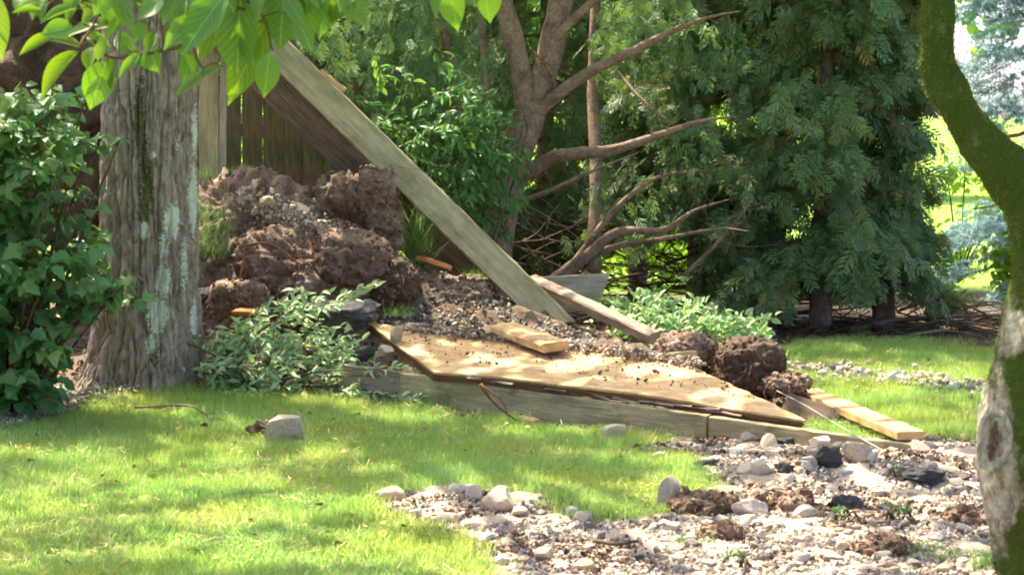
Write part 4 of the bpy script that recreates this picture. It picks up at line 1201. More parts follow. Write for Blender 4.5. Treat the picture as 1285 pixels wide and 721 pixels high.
def left_shrub():
    r = np.random.default_rng(31)
    base = P(10, 520, 12.3); base.z = 0
    root = thing('leafy_shrub', base, 'dense dark green leafy shrub left of the thick trunk', 'shrub')
    sprigs = []
    def cloud(n, px, py, sx, sy, Y0, Y1):
        for _ in range(n):
            a, b = r.normal(px, sx), r.normal(py, sy)
            sprigs.append((a, b, r.uniform(Y0, Y1)))
    tries = 0
    while len(sprigs) < 470 and tries < 4000:
        tries += 1
        a, b = r.uniform(-190, 160), r.uniform(95, 500)
        lim = np.interp(b, [95, 130, 200, 260, 330, 370, 420, 470, 520], [70, 105, 118, 130, 150, 152, 112, 88, 78])
        if a < lim - 8: sprigs.append((a, b, r.uniform(11.7, 12.7)))
    for _ in range(60): sprigs.append((r.uniform(-120, 84), r.uniform(410, 498), r.uniform(11.9, 12.6)))
    sprigs += [(150, 176, 12.0), (128, 172, 12.05), (100, 176, 12.1), (178, 372, 11.9), (160, 356, 11.9), (150, 368, 12), (130, 385, 12), (170, 350, 12.0), (108, 118, 12.1), (120, 240, 12.0), (125, 265, 12.0), (80, 480, 12.0), (70, 500, 11.9), (35, 505, 11.9), (78, 455, 12.1)]
    pos, d, nr, L = [], [], [], []
    ends = []
    for (a, b, Y) in sprigs:
        tip = np.array(P(a, b, Y)[:]); 
        if tip[2] < 0.06: tip[2] = 0.06
        out = tip - np.array([base.x - .2, 12.4, tip[2] * .7]); out[2] *= .4; out /= np.linalg.norm(out) + 1e-6
        ends.append(tip)
        nl = r.integers(9, 15)
        for k in range(nl):
            t = k / nl
            p = tip - out * 0.26 * t + r.normal(0, .014, 3)
            side = np.cross(out, [0, 0, 1]); side /= np.linalg.norm(side) + 1e-6
            s = 1 if k % 2 else -1
            dd = out * 0.55 + side * s * 0.8 + np.array([0, 0, -0.35]) + r.normal(0, .25, 3)
            pos.append(p); d.append(dd); nr.append(np.array([0.0, -0.55, 1.0]) + r.normal(0, .3, 3)); L.append(r.uniform(.055, .11))
    pos, d, nr, L = map(np.array, (pos, d, nr, L))
    n = len(pos)
    col = np.ones((n, 3)) * r.uniform(.6, 1.35, (n, 1)); col[:, 0] *= r.uniform(.8, 1.35, n)
    prof = lambda t: [0, .34, .30, .52, .36, .30, .24, .12, 0][min(8, int(round(t * 8)))]
    put_leaves(root, [leaf_tmpl(8, prof, .28, .25, .02), leaf_tmpl(8, prof, .15, .5, .03), leaf_tmpl(8, prof, .5, .1, .03)], MAT['leaf_shrub'], pos, d, nr, L, L * r.uniform(.75, 1.0, n), col, 300, tm_far=[leaf_tmpl(4, lambda t: [0, .36, .46, .28, 0][int(round(t * 4))], .3, .3)])
    stems_of(root, base, [ends[i] for i in r.choice(len(ends), 34, False)] + ends[-15:], 0.014, seed=3)
left_shrub()

def leafy_mass(name, label, cat, base, sprig_list, mat, leafL, seed, n_single=250, ratio=.42, per=(8, 13), length=.22, stems=20, jitter=.012, up=0.3, tint=(1, 1, 1)):
    """sprigs: (tip point, direction); leaves set in two ranks along each"""
    r = np.random.default_rng(seed)
    root = thing(name, base, label, cat)
    pos, d, nr, L = [], [], [], []
    for tip, out in sprig_list:
        tip = np.array(tip); out = np.array(out, float); out /= np.linalg.norm(out)
        side = np.cross(out, np.array([0, -.5, 1.])); side /= np.linalg.norm(side) + 1e-6
        nl = r.integers(*per)
        for k in range(nl):
            t = k / nl
            p = tip - out * length * t + r.normal(0, jitter, 3)
            s = 1 if k % 2 else -1
            pos.append(p); d.append(out * .8 + side * s * .7 + r.normal(0, .25, 3) + np.array([0, 0, up * .3])); nr.append(np.array([0, -.6, 1.]) + r.normal(0, .4, 3)); L.append(leafL * r.uniform(.7, 1.25))
        if r.uniform() < stems / max(len(sprig_list), 1):
            b = np.array(base) + r.normal(0, .05, 3) * np.array([1, 1, 0])
            V, F = tube([b, (b + tip - out * length) / 2 + np.array([0, 0, .04]), tip - out * length, tip], [.007, .004, .0015], 5, .1, n=12)
            obj('stem', mesh_np('stem', V, F), MAT['twig'], root)
    pos, d, nr, L = map(np.array, (pos, d, nr, L)); n = len(pos)
    col = np.ones((n, 3)) * r.uniform(.7, 1.25, (n, 1)) * np.array(tint); col[:, 0] *= r.uniform(.85, 1.15, n)
    tm = [leaf_tmpl(5, lambda t: .5 * math.sin(math.pi * t) ** .9, .3, .2), leaf_tmpl(5, lambda t: .5 * math.sin(math.pi * t) ** .9, .2, .35)]
    put_leaves(root, tm, MAT[mat], pos, d, nr, L, L * ratio, col, n_single)
    return root

r_ = np.random.default_rng(77)
# fallen leafy branch beside the trunk
sp = []
while len(sp) < 95:
    a, b = r_.uniform(268, 462), r_.uniform(378, 500)
    top = np.interp(a, [268, 300, 350, 380, 430, 462], [430, 400, 385, 372, 430, 465])
    if b < top: continue
    Y = 13.35 - (b - 380) / 120 * 0.5 + r_.normal(0, .06)
    t = P(a, b, Y); t.z = max(t.z, .05)
    sp.append((t, (r_.normal(.35, .5), r_.normal(-.5, .3), r_.normal(.15, .4))))
for a, b in ((470, 356), (462, 366), (445, 372), (430, 378), (410, 368), (398, 380), (385, 372), (362, 372), (440, 420), (455, 432), (470, 445), (360, 400), (345, 385)):
    sp.append((P(a, b, 13.15), (1, -.3, .45)))
for a, b in ((480, 503), (505, 506), (530, 508), (556, 507), (495, 498), (520, 500), (470, 495), (545, 512), (450, 488), (462, 505), (510, 470), (525, 466), (500, 462)):
    t = Gh(a, b); t.z += .06
    if b < 480: t = P(a, b, 12.75)
    sp.append((t, (1, -.25, .05)))
leafy_mass('fallen_branch', 'fallen leafy branch with pale green leaves at the foot of the trunk', 'branch', Gh(330, 492), sp, 'leaf_pale', .068, 41, 300, .33, (11, 18), .25, stems=34)
# shrub beside the rail
sp = []
while len(sp) < 130:
    a, b = r_.uniform(768, 962), r_.uniform(362, 446)
    top = np.interp(a, [768, 800, 850, 900, 940, 965], [366, 362, 372, 384, 398, 400])
    bot = np.interp(a, [768, 830, 900, 965], [395, 425, 440, 440])
    if b < top or b > bot: continue
    t = P(a, b, 14.6 - (b - 370) / 80 * .45 + r_.normal(0, .1)); t.z = max(t.z, .05)
    sp.append((t, (r_.normal(.1, .5), r_.normal(-.35, .3), r_.normal(.7, .3))))
for a, b in ((968, 398), (955, 404), (940, 396), (960, 428), (972, 440), (978, 452)): sp.append((P(a, b, 14.0), (1, -.3, .35)))
leafy_mass('leafy_shrub', 'low bright leafy shrub behind the rail and the soil clods', 'shrub', Gh(860, 440), sp, 'leaf_pale', .06, 42, 300, .45, (10, 16), .22, stems=40, tint=(.9, .98, .78))
# weeds in the gravel
for k, (a, b, lab) in enumerate(((1133, 655, 'small green weed beside thin asphalt strip in the gravel'), (1048, 655, 'tiny green weed in gravel under the black asphalt patch'), (938, 715, 'yellow green weed at the front of gravel spill'), (1128, 603, 'small weed in gravel beside the flat asphalt plate'), (755, 388, 'small weed at the foot of leaning board by grey plank'))):
    g = Gh(a, b) if k < 4 else P(a, b, 14.9)
    leafy_mass('weed', lab, 'weed', g, [(g + Vector((r_.normal(0, .03), r_.normal(0, .02), .05)), (r_.normal(0, .5), -.3, .9)) for _ in range(3)], 'leaf_shrub', .026, 50 + k, 30, .5, (4, 7), .04, 3, .004)
for (a, b, Y, n, rr, h, rz, lab) in ((266, 295, 14.35, 260, .12, .17, .3, 'grass tufts hanging on the soil heap beside the trunk'), (522, 305, 14.75, 300, .1, .2, .3, 'grass tufts on the slope beside the soil blocks'), (285, 222, 15.2, 180, .2, .1, .05, 'dry grass fringe on top of the large soil heap'),
                                 (605, 352, 14.75, 160, .12, .1, .05, 'grass tufts below the leaning board'), (755, 384, 14.95, 100, .08, .12, .05, 'grass tufts at the cut end of grey plank'), (500, 395, 13.9, 70, .08, .08, .02, 'weedy grass tuft above the plywood left corner'), (976, 462, 13.0, 90, .1, .12, .05, 'grass tuft beside the shaggy clod')):
    tuft(P(a, b, Y), n, rr, h, lab, .8, rz)
for (a, b, n, rr, h, lab) in ((1135, 690, 130, .14, .05, 'sparse grass patch in gravel near the soil patch'), (1190, 700, 100, .14, .05, 'sparse grass patch in the gravel by the mossy trunk'), (870, 684, 60, .1, .05, 'sparse grass blades in gravel below the small crumbly clod')):
    tuft(Gh(a, b), n, rr, h, lab, .8)

# loose sticks, roots, wires
def strand(name, pts, rad, mat, label, cat, sides=6, group=None):
    V, F = tube([p[:] for p in pts], rad, sides, .12, n=max(16, len(pts) * 6))
    return obj(name, mesh_np(name, V, F), MAT[mat], None, label, cat, group)
gs = lambda a, b, dz=.035: Gh(a, b) + Vector((0, 0, dz))
strand('stick', [gs(168, 519), gs(200, 518), gs(235, 520, .05), (gs(258, 527)), gs(282, 536)], [.007, .004], 'dead', 'thin bent twig lying on the lawn near the tree', 'stick')
strand('root', [P(603, 482, 12.0), P(616, 500, 11.95), P(630, 514, 11.9), P(648, 527, 11.85)], [.012, .004], 'root', 'brown torn root hanging over the front of the long beam', 'root')
strand('root', [P(605, 484, 11.98), P(622, 496, 11.93), P(632, 506, 11.9), P(640, 528, 11.85)], [.006, .002], 'root', 'thin torn root beside the root on the long beam', 'root')
strand('wire', [P(975, 490, 12.3), P(1010, 508, 11.8), P(1050, 532, 11.1), P(1085, 552, 10.7), P(1110, 566, 10.45)], [.003, .003], 'wire', 'pale straight wire running past the dark board to the gravel', 'wire')
strand('wire', [P(888, 505, 11.7), P(905, 497, 11.7), P(925, 493, 11.75), P(945, 499, 11.7), P(957, 514, 11.6)], [.004, .003], 'root', 'rusty bent wire arching over the plywood near the clod', 'wire')
strand('wire', [P(903, 500, 11.65), P(906, 515, 11.6), P(900, 535, 11.5), P(893, 552, 11.45)], [.003, .002], 'wire', 'thin pale wire hanging down at the beam joint', 'wire')
strand('root', [P(300, 310, 14.2), P(335, 305, 14.05), P(360, 320, 13.98), P(378, 335, 13.95), P(365, 350, 13.98)], [.009, .004], 'root', 'reddish root arching across the soil heap', 'root')
strand('root', [P(308, 300, 14.2), P(305, 330, 14.1), P(298, 360, 14.0), P(290, 385, 13.95)], [.008, .005], 'root', 'straight root hanging down the soil heap', 'root')
strand('stick', [Gh(525, 668) + Vector((0, 0, .02)), Gh(560, 674) + Vector((0, 0, .03)), Gh(600, 684) + Vector((0, 0, .02))], [.006, .004], 'dead', 'brown stick along the lawn side of the gravel tongue', 'stick')
strand('stick', [Gh(745, 688) + Vector((0, 0, .03)), Gh(775, 692) + Vector((0, 0, .03)), Gh(800, 688) + Vector((0, 0, .03))], [.009, .006], 'twig', 'short dark stick lying in the sunlit gravel', 'stick')

# ------------------------------------------------------------------ conifers
def spray_tmpl(seed):
    """flat drooping cedar spray, length 1 along +y"""
    q = np.random.default_rng(seed); V, F = [], []
    def rh(a, b, w):
        a, b = np.array(a), np.array(b); m = a * .45 + b * .55; t = (b - a) / np.linalg.norm(b - a); n = np.array([-t[1], t[0], 0]) * w
        k = len(V); V.extend([a, m + n, b, m - n]); F.extend([(k, k + 1, k + 2), (k, k + 2, k + 3)])
    rh((0, 0, 0), (0, 1, -.15), .035)
    for i in range(5):
        t = .08 + .165 * i
        for s in (-1, 1):
            l = (.5 - .36 * t) * q.uniform(.7, 1.3); a = math.radians(q.uniform(32, 52))
            e = (s * l * math.sin(a), t + l * math.cos(a), -.15 * t * t + q.normal(0, .05) - .05)
            rh((0, t, -.15 * t * t), e, .044)
    return np.array(V, float), np.array(F)
SPRAY = [spray_tmpl(i) for i in range(4)]

def cedar(label, x, y, ht, rad, seed, nb=120, low=0.4, mat='leaf_cedar', trunk=True, spray=(.07, .2), per=56, droop=.5, gate=None, tint=(1, 1, 1), trunk_r=.09, group='cedar trees along the back of the lawn'):
    r = np.random.default_rng(seed)
    root = thing('cedar_tree', (x, y, 0), label, 'cedar tree', group)
    if trunk:
        V, F = tube([(x, y, -.05), (x + .04, y, ht * .5), (x, y, ht)], [trunk_r, trunk_r * .6, .015], 10, .12, n=30)
        obj('trunk', mesh_np('trunk', V, F), MAT['cedar_bark'], root)
    pos, d, nr, L, cc = [], [], [], [], []
    limbs = []
    for i in range(nb):
        z = low + (ht - low) * r.uniform() ** 1.5
        az = r.uniform(0, 2 * np.pi); R = rad * (1 - .65 * max(0, (z - low) / (ht - low))) * r.uniform(.55, 1.1)
        out = np.array([math.cos(az), math.sin(az), 0.])
        s0 = np.array([x, y, z + .25]); tip = s0 + out * R + np.array([0, 0, -droop * R * r.uniform(.4, 1.1)])
        if tip[2] < .18: tip[2] = r.uniform(.18, .45)
        if gate is not None and gate(tip): continue
        mid = s0 * .5 + tip * .5 + np.array([0, 0, .12 * R])
        limbs.append((s0, mid, tip))
        c = spline([s0, mid, tip], 20)
        shade = r.uniform(.75, 1.2)
        hi = tip[2] > 2.9
        for k in range(int(per * r.uniform(.7, 1.2) * (.45 if hi else 1))):
            t = r.uniform(.35, 1.0) ** .7
            p = c[min(19, int(t * 19))] + r.normal(0, 1, 3) * np.array([.075, .075, .05]) * (1.25 - .6 * t)
            dd = out * r.uniform(.2, .9) + np.array([0, 0, -.75]) + r.normal(0, .35, 3)
            pos.append(p); d.append(dd); nr.append(out * .8 + r.normal(0, .5, 3) + np.array([0, -.3, .35])); L.append(r.uniform(*spray) * (1.5 if hi else 1)); cc.append(shade * r.uniform(.75, 1.25))
    pos, d, nr, L, cc = map(np.array, (pos, d, nr, L, cc))
    M = frames(d, nr) * (L[:, None] * np.array([1.05, 1, 1]))[:, None, :]
    kc = cc[:, None] * np.array(tint) * np.stack([r.uniform(.85, 1.3, len(cc)), np.ones(len(cc)), r.uniform(.8, 1.05, len(cc))], -1)
    kc[r.uniform(size=len(cc)) < .035] *= np.array([1.6, .95, .75])
    V, F, K = scatter(SPRAY, M, pos, kc)
    obj('crown', mesh_np('crown', V, F, K, smooth=False), MAT[mat], root, kind='stuff')
    if trunk:
        for (a, b, c) in limbs[:70]:
            V, F = tube([a, b, c], [.018, .004], 5, .15, n=10)
            obj('limb', mesh_np('limb', V, F), MAT['cedar_bark'], root)
    return root

def xat(px, Y): return (px - CX) / FPX * Y
def hole(*hs):
    def f(t):
        a, b = to_px(t[0], t[1], t[2])
        return any(((a - h[0]) / h[2]) ** 2 + ((b - h[1]) / h[3]) ** 2 < 1 for h in hs)
    return f
cedar('dense dark cedar with drooping sprays nearest the back lawn', xat(1030, 17.2), 17.2, 4.6, .95, 1, 240, .3, gate=hole((905, 160, 60, 45), (1010, 270, 26, 20), (960, 330, 26, 16), (1090, 160, 20, 24)), per=58, droop=.6, spray=(.09, .25))
cedar('dark cedar between bare limbs and the dense drooping cedar', xat(875, 17.9), 17.9, 4.8, .8, 2, 210, .7, gate=hole((905, 160, 42, 32), (840, 335, 45, 22)), droop=.5)
cedar('dark cedar behind the leaning board and the fence', xat(450, 17.8), 17.8, 5.0, 1.1, 3, 200, .7, gate=hole((560, 290, 45, 50)))
cedar('narrow cedar edge beside the blue spruce', xat(1110, 17.3), 17.3, 4.2, .38, 4, 120, .45)
cedar('cedar on the far left behind the shrub and dark soil heap', xat(20, 18.0), 18.0, 5.0, 1.2, 5, 120, .6, per=30, spray=(.12, .26))
cedar('shaded cedar standing behind the bare forking stems', xat(680, 19.2), 19.2, 4.8, .95, 6, 130, .5, per=40, spray=(.1, .25), gate=hole((575, 280, 40, 40), (800, 330, 40, 25), (610, 100, 25, 30)))
cedar('shaded cedar behind the leafy shrub and the bare limbs', xat(800, 20.2), 20.2, 5.0, .9, 7, 110, .7, per=40, spray=(.1, .25), gate=hole((905, 165, 50, 40), (800, 225, 40, 25), (830, 320, 60, 30)))
cedar('shaded cedar behind the young green sapling', xat(560, 20.0), 20.0, 5.0, 1.0, 8, 80, 1.0, per=40, spray=(.1, .25), gate=hole((560, 280, 60, 50), (610, 100, 25, 40)))
cedar('tall rear row cedar added for shade behind the dense drooping cedar', xat(1040, 21.8), 21.8, 6.0, 1.3, 9, 90, 2.0, trunk_r=.07, per=26, spray=(.15, .3))  # added with a high crown so the mulch in front lies in shade
cedar('tall rear row cedar added for shade behind the bare limbs', xat(840, 22.2), 22.2, 6.0, 1.2, 10, 80, 1.9, trunk_r=.07, per=26, spray=(.15, .3))  # second cedar added to throw shade on the mulch
def bare_cedar():
    Y = 16.6; q = Y / FPX
    root = thing('cedar_tree', (xat(622, Y), Y, 0), 'reddish multi stemmed cedar with bare forking limbs behind the leaning board', 'cedar tree', 'cedar trees along the back of the lawn')
    def lim(name, pts, dy=0.0, rough=.12, sides=10):
        c = [P(a, b, Y + dy * i / max(1, len(pts) - 1))[:] for i, (a, b, w) in enumerate(pts)]
        V, F = tube(c, [w * q / 2 for _, _, w in pts], sides, rough, n=len(pts) * 8)
        lo = obj(name, mesh_np(name, V, F), MAT['cedar_bark'], root)
        if name == 'limb':
            cc = spline(c, 30)
            for k in range(7):
                j = rt.integers(8, 28); d = rt.normal(0, .6, 3) + np.array([.5, -.2, .1]); p = cc[j]; tw = [p]
                for _ in range(3):
                    d = d + rt.normal(0, .35, 3); tw.append(tw[-1] + d / np.linalg.norm(d) * rt.uniform(.06, .16))
                V, F = tube(tw, [.004, .0012], 5, n=9)
                t = obj('twig', mesh_np('twig', V, F), MAT['dead'], root)
    rt = np.random.default_rng(12)
    lim('trunk', [(606, 425, 62), (614, 360, 50), (623, 300, 44), (638, 225, 42), (654, 172, 44), (668, 140, 38)], sides=16)
    lim('stem', [(655, 175, 30), (658, 130, 28), (652, 80, 25), (640, 30, 24), (630, -30, 22), (640, -220, 14)], -.1)
    lim('stem', [(662, 150, 34), (683, 95, 32), (696, 40, 33), (706, -20, 30), (730, -220, 18)], .1)
    lim('limb', [(670, 145, 20), (700, 118, 16), (745, 88, 14), (800, 62, 12), (842, 40, 8), (890, 22, 4), (930, 14, 1.5)], -.5)
    lim('limb', [(690, 55, 14), (730, 15, 11), (770, -20, 8)], -.2)
    lim('limb', [(636, 232, 22), (690, 200, 18), (722, 193, 16), (770, 188, 13), (832, 168, 9), (880, 152, 5), (925, 146, 1.5)], -.5)
    lim('limb', [(606, 262, 7), (672, 246, 6), (740, 216, 4), (800, 192, 1.5)], -.6)
    lim('limb', [(684, 360, 18), (735, 322, 15), (775, 292, 12), (832, 288, 8), (872, 264, 4), (915, 250, 1.5)], -.3)
    lim('limb', [(745, 318, 10), (790, 305, 8), (830, 300, 6), (900, 287, 3), (940, 290, 1.2)], -.5)
    lim('limb', [(720, 330, 9), (770, 265, 8), (820, 225, 5), (870, 215, 3), (900, 216, 1.2)], .3)
    lim('stem', [(575, 300, 18), (578, 200, 16), (570, 110, 14), (556, 20, 13), (550, -100, 10)], .5)
    lim('stem', [(608, 130, 11), (607, 60, 10), (600, -20, 9)], .3)
    lim('stem', [(745, 340, 18), (748, 220, 16), (744, 110, 15), (750, -60, 12)], 1.0)
    lim('limb', [(700, 120, 6), (690, 90, 4), (665, 60, 3)], -.3)
    lim('limb', [(775, 90, 5), (800, 120, 4), (836, 150, 3)], -.4)
    lim('limb', [(860, 345, 6), (905, 300, 4), (945, 250, 1.5)], -.4)
    # foliage high on the stems and on the limb ends
    r = np.random.default_rng(9)
    n = 2600; ctr = []
    for a, b, Yc, m in ((590, -170, 16.6, 30), (720, -190, 16.4, 30), (820, 5, 17.2, 12), (870, 60, 17.1, 14), (490, 30, 16.6, 22), (860, 160, 17.1, 8), (480, 110, 16.6, 14), (830, 240, 17.0, 6)):
        for _ in range(m): ctr.append(np.array(P(a + r.normal(0, 45), b + r.normal(0, 28), Yc + r.normal(0, .25))[:]))
    pos = np.concatenate([c + r.normal(0, 1, (22, 3)) * np.array([.12, .12, .09]) for c in ctr]); n = len(pos)
    d = r.normal(0, .4, (n, 3)) + np.array([0, -.15, -.8]); nr = r.normal(0, .5, (n, 3)) + np.array([0, -.8, .3])
    L = r.uniform(.1, .19, n)
    V, F, K = scatter(SPRAY, frames(d, nr) * L[:, None, None], pos, np.ones((n, 3)) * r.uniform(.75, 1.2, (n, 1)))
    obj('crown', mesh_np('crown', V, F, K, smooth=False), MAT['leaf_cedar'], root, kind='stuff')
bare_cedar()

# young leafy growth in front of the bare cedar
r_ = np.random.default_rng(91); sp = []
while len(sp) < 190:
    a, b = r_.normal(580, 60), r_.normal(200, 66)
    if b > 330 or b < 70 or a < 400 or a > np.interp(b, [70, 150, 230, 330], [590, 625, 670, 640]): continue
    sp.append((P(a, b, 16.0 + r_.normal(0, .22)), (r_.normal(.3, .7), r_.normal(-.3, .3), r_.normal(-.25, .3))))
leafy_mass('sapling', 'young green sapling with drooping sprays before the bare cedar stems', 'sapling', (xat(590, 16.1), 16.1, 0), sp, 'leaf_shrub', .075, 61, 300, .4, (9, 15), .26, 40, .012, -.4, (1.05, 1.1, .95))

# blue spruce
def spruce():
    r = np.random.default_rng(17)
    x, y, ht = xat(1308, 18.2), 18.2, 5.5
    root = thing('spruce_tree', (x, y, 0), 'blue grey spruce with dead lower twigs behind the mossy trunk', 'spruce tree')
    V, F = tube([(x, y, -.05), (x, y, ht)], [.11, .02], 10, .1, n=20); obj('trunk', mesh_np('trunk', V, F), MAT['cedar_bark'], root)
    tv, tf = [], []
    for i in range(22):
        t = .05 + .9 * i / 22; a = i * 2.4; l = .16
        e = np.array([math.cos(a) * l, t + .14, math.sin(a) * l]); s0 = np.array([0, t, 0]); w = np.cross(e - s0, [0.2, 0, 1]); w = w / np.linalg.norm(w) * .03
        k = len(tv); tv += [s0 - w, s0 + w, e]; tf.append((k, k + 1, k + 2))
    tv += [np.array([-.02, 0, 0]), np.array([.02, 0, 0]), np.array([0, 1.05, 0])]; tf.append((66, 67, 68))
    tm = [(np.array(tv), np.array(tf))]
    pos, d, L = [], [], []
    nl = 0
    for i in range(380):
        z = r.uniform(.3, ht - .3); az = r.uniform(0, 6.28); R = 1.0 * (1 - .6 * z / ht) * r.uniform(.6, 1.1); out = np.array([math.cos(az), math.sin(az), 0.])
        s0 = np.array([x, y, z + .1]); tip = s0 + out * R + np.array([0, 0, -.12 * R - (0.15 if z < 1.2 else 0)]); mid = (s0 + tip) / 2 + np.array([0, 0, -.05])
        if tip[2] < .15: continue
        if nl < 40:
            V, F = tube([s0, mid, tip], [.014, .004], 5, .1, n=8); obj('limb', mesh_np('limb', V, F), MAT['dead'], root); nl += 1
        a_, b_ = to_px(*tip)
        if 165 < b_ < 280 and r.uniform() < .8: continue
        c = spline([s0, mid, tip], 20); sd = np.cross(out, [0, 0, 1.])
        for k in range(0 if a_ > 1345 else 26):
            t = r.uniform(.45, 1); p = c[int(t * 19)] + r.normal(0, .03, 3)
            pos.append(p); d.append(out * .7 + sd * r.choice((-1, 1)) * .8 + r.normal(0, .2, 3) + np.array([0, 0, -.1])); L.append(r.uniform(.12, .2))
    pos, d, L = map(np.array, (pos, d, L)); n = len(pos)
    V, F, K = scatter(tm, frames(d, r.normal(0, .3, (n, 3)) + np.array([0, 0, 1])) * L[:, None, None], pos, np.ones((n, 3)) * r.uniform(.8, 1.2, (n, 1)))
    obj('crown', mesh_np('crown', V, F, K, smooth=False), MAT['leaf_spruce'], root, kind='stuff')
spruce()

# ------------------------------------------------------------------ sunlit growth behind the conifers
def bush(label, x, y, rx, ry, rz, z0, n, seed, leaf=(.05, .09), mat='leaf_sun', name='bush', cat='bush', trunk=None, group=None, tint=(1, 1, 1)):
    r = np.random.default_rng(seed)
    root = thing(name, (x, y, 0), label, cat, group)
    nc = max(8, n // 60)
    cen = r.normal(size=(nc, 3)); cen /= np.linalg.norm(cen, axis=1)[:, None]; cen *= r.uniform(.45, 1, (nc, 1)) * np.array([rx, ry, rz]); cen += np.array([x, y, z0 + rz])
    pos = cen[r.integers(0, nc, n)] + r.normal(0, 1, (n, 3)) * np.array([rx, ry, rz]) * .17
    pos = pos[pos[:, 2] > .03]; n = len(pos)
    L = r.uniform(*leaf, n)
    M = frames(r.normal(size=(n, 3)), r.normal(0, .7, (n, 3)) + np.array([0, -.2, 1])) * (L[:, None] * np.array([.8, 1, 1]))[:, None, :]
    V, F, K = scatter([leaf_tmpl(3, lambda t: .45 * math.sin(math.pi * t))], M, pos, np.ones((n, 3)) * r.uniform(.75, 1.25, (n, 1)) * np.array(tint))
    obj('crown' if trunk else 'foliage', mesh_np('foliage', V, F, K, smooth=False), MAT[mat], root, kind='stuff')
    if trunk:
        V, F = tube([(x, y, -.05), (x + .1, y, z0 + rz)], [trunk, trunk * .4], 8, .1, n=12); obj('trunk', mesh_np('trunk', V, F), MAT['twig'], root)
    for c in cen[:10]:
        b = np.array([x, y, z0 + (rz * .6 if trunk else 0)]); V, F = tube([b, (b + c) / 2 + np.array([0, 0, .05]), c], [(trunk or .03) * .4, .006], 5, .1, n=8)
        obj('limb' if trunk else 'stem', mesh_np('stem', V, F), MAT['twig'], root)
bush('sunny yellow green bush behind the young sapling', xat(545, 23), 23, .9, .6, .75, .15, 2600, 1)
bush('sunny bush showing through bare cedar limbs', xat(770, 22.5), 22.5, 1.0, .6, .5, .1, 2200, 2)
bush('low sunny bush under the dense dark cedar', xat(880, 21.5), 21.5, 1.2, .6, .3, .03, 2600, 3)
bush('leafy vine bush between cedar and blue spruce', xat(1205, 21), 21, .45, .5, .55, .1, 700, 4)
bush('low leafy bush at the foot of the mossy trunk backdrop', xat(1275, 18.2), 18.2, .22, .3, .45, .05, 700, 5)
bush('sunny bush behind the fence boards', xat(380, 20), 20, 1.0, .6, .9, .2, 1600, 6, tint=(.8, .85, .8))
rb = np.random.default_rng(66)
for i in range(9):
    px = -160 + i * 150 + rb.normal(0, 30); Y = rb.uniform(46, 70)
    bush('tall sunny leafy tree far beyond the field', xat(px, Y), Y, rb.uniform(2.4, 3.6), 2.5, rb.uniform(2.6, 3.8), rb.uniform(.8, 1.6), 1500, 100 + i, (.35, .6), 'leaf_sun', 'leafy_tree', 'tree', .22, 'trees beyond the far field', (.75, .8, .7))

# dead branches under the conifers
for i in range(34):
    px, py = rb.uniform(690, 1260), rb.uniform(366, 412)
    if px > 1040: py = rb.uniform(392, 428)
    g = G(px, py); L = rb.uniform(.4, 1.3); a = rb.normal(0, .35); dd = Vector((math.cos(a), math.sin(a) * .8, 0)) * L
    z = rb.uniform(.02, .16)
    p = [g + Vector((0, 0, z)), g + dd * .5 + Vector((0, rb.normal(0, .06), z + rb.normal(.04, .05))), g + dd + Vector((0, 0, max(.02, z + rb.normal(0, .06))))]
    strand('dead_branch', p, [rb.uniform(.008, .022), .004], 'dead', 'dead brown branch in the litter under the conifers', 'branch', 6, 'dead branches under the conifers')

def brush(label, box, n, seed, mat='dead', rise=.25):
    q = np.random.default_rng(seed); parts = []
    for i in range(n):
        px, py, Y = q.uniform(box[0], box[1]), q.uniform(box[2], box[3]), q.uniform(box[4], box[5])
        p = np.array(P(px, py, Y)[:]); p[2] = max(p[2], .02)
        a = q.normal(0, .5) + (np.pi if q.uniform() < .5 else 0); L = q.uniform(.3, 1.1)
        d = np.array([math.cos(a), math.sin(a) * .6, q.normal(rise, rise)]); pts = [p]
        for k in range(3):
            d = d + q.normal(0, .22, 3); pts.append(pts[-1] + d / np.linalg.norm(d) * L / 3); pts[-1][2] = max(pts[-1][2], .02)
        V, F = tube(pts, [q.uniform(.004, .010), .0015], 4, n=8)
        parts.append((V, F, np.ones(3) * q.uniform(.7, 1.1)))
    V, F, K = join(parts)
    obj('brush', mesh_np('brush', V, F, K), MAT[mat], None, label, 'brush', kind='stuff')
brush('tangle of dead twigs under the bare cedar limbs', (640, 890, 300, 395, 17.2, 19.0), 170, 5, 'twig')
brush('dead spruce twigs and litter at the back lawn edge', (1030, 1285, 395, 428, 16.4, 18.0), 55, 6, 'twig', .05)
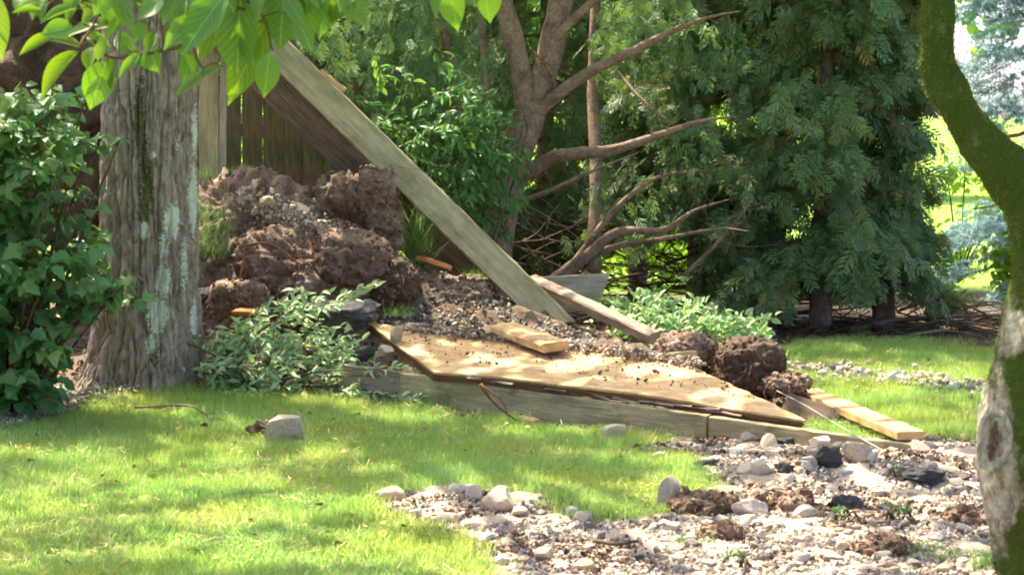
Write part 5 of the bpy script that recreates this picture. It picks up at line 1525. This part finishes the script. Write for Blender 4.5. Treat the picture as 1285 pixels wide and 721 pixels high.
bush('shaded evergreen bush behind the bare cedar trunk', xat(680, 19.8), 19.8, .75, .4, .42, .05, 2600, 31, (.06, .12), 'leaf_cedar', 'evergreen_bush', 'bush')
bush('shaded evergreen bush behind the leaning board', xat(560, 18.6), 18.6, .5, .4, .5, .05, 2000, 32, (.06, .12), 'leaf_cedar', 'evergreen_bush', 'bush')

q_ = np.random.default_rng(44); n = 420
a = q_.uniform(300, 450, n); b = np.interp(a, [300, 350, 400, 450], [245, 262, 285, 312]) + q_.normal(0, 9, n)
pp = np.array([P(i, j, 14.42 + .002 * (400 - i))[:] for i, j in zip(a, b)])
pebbles('gravel', pp[:, 0], pp[:, 1], pp[:, 2], np.clip(np.exp(q_.normal(math.log(.014), .5, n)), .006, .04), 'pale gravel strewn down the sunlit crest of the soil heap')
n = 1500
u_ = q_.uniform(.08, .98, n); v_ = 1.0 - np.abs(q_.normal(0, .075, n)) - .05 * perlin(u_ * 6, 0.3, 0.7)
pp = np.array([on_panel(i, j)[:] for i, j in zip(u_, v_)])
sz = np.clip(np.exp(q_.normal(math.log(.010), .5, n)), .004, .028)
pebbles('gravel', pp[:, 0], pp[:, 1], pp[:, 2] + sz * .3, sz, 'dirt and gravel strewn along the far edge of the plywood', pal=np.vstack([SOILPAL, PAL * .85]))

n = 420
pp = np.array([on_panel(i, j)[:] for i, j in zip(q_.uniform(.02, .95, n), q_.uniform(.05, .95, n) ** .6)])
sz = np.clip(np.exp(q_.normal(math.log(.005), .5, n)), .002, .016)
pebbles('crumbs', pp[:, 0], pp[:, 1], pp[:, 2] + sz * .2 - .006, sz, 'dirt crumbs scattered over the plywood sheet', pal=SOILPAL, cat='soil')
for k in range(9):
    u0 = q_.uniform(.03, .8); t0 = q_.uniform(-.005, .01)
    board('splinter', on_panel(u0, t0, -.03), on_panel(u0 + q_.uniform(.03, .09), t0 - q_.uniform(.005, .02), -.03 + q_.normal(0, .008)), .014, .006, (.1, -.6, 1), 'wood_rail', 'thin wood splinter torn from near edge of the plywood sheet', 'splinter', group='splinters along the plywood edge', seed=80 + k, ragged=.01, cham=.001)
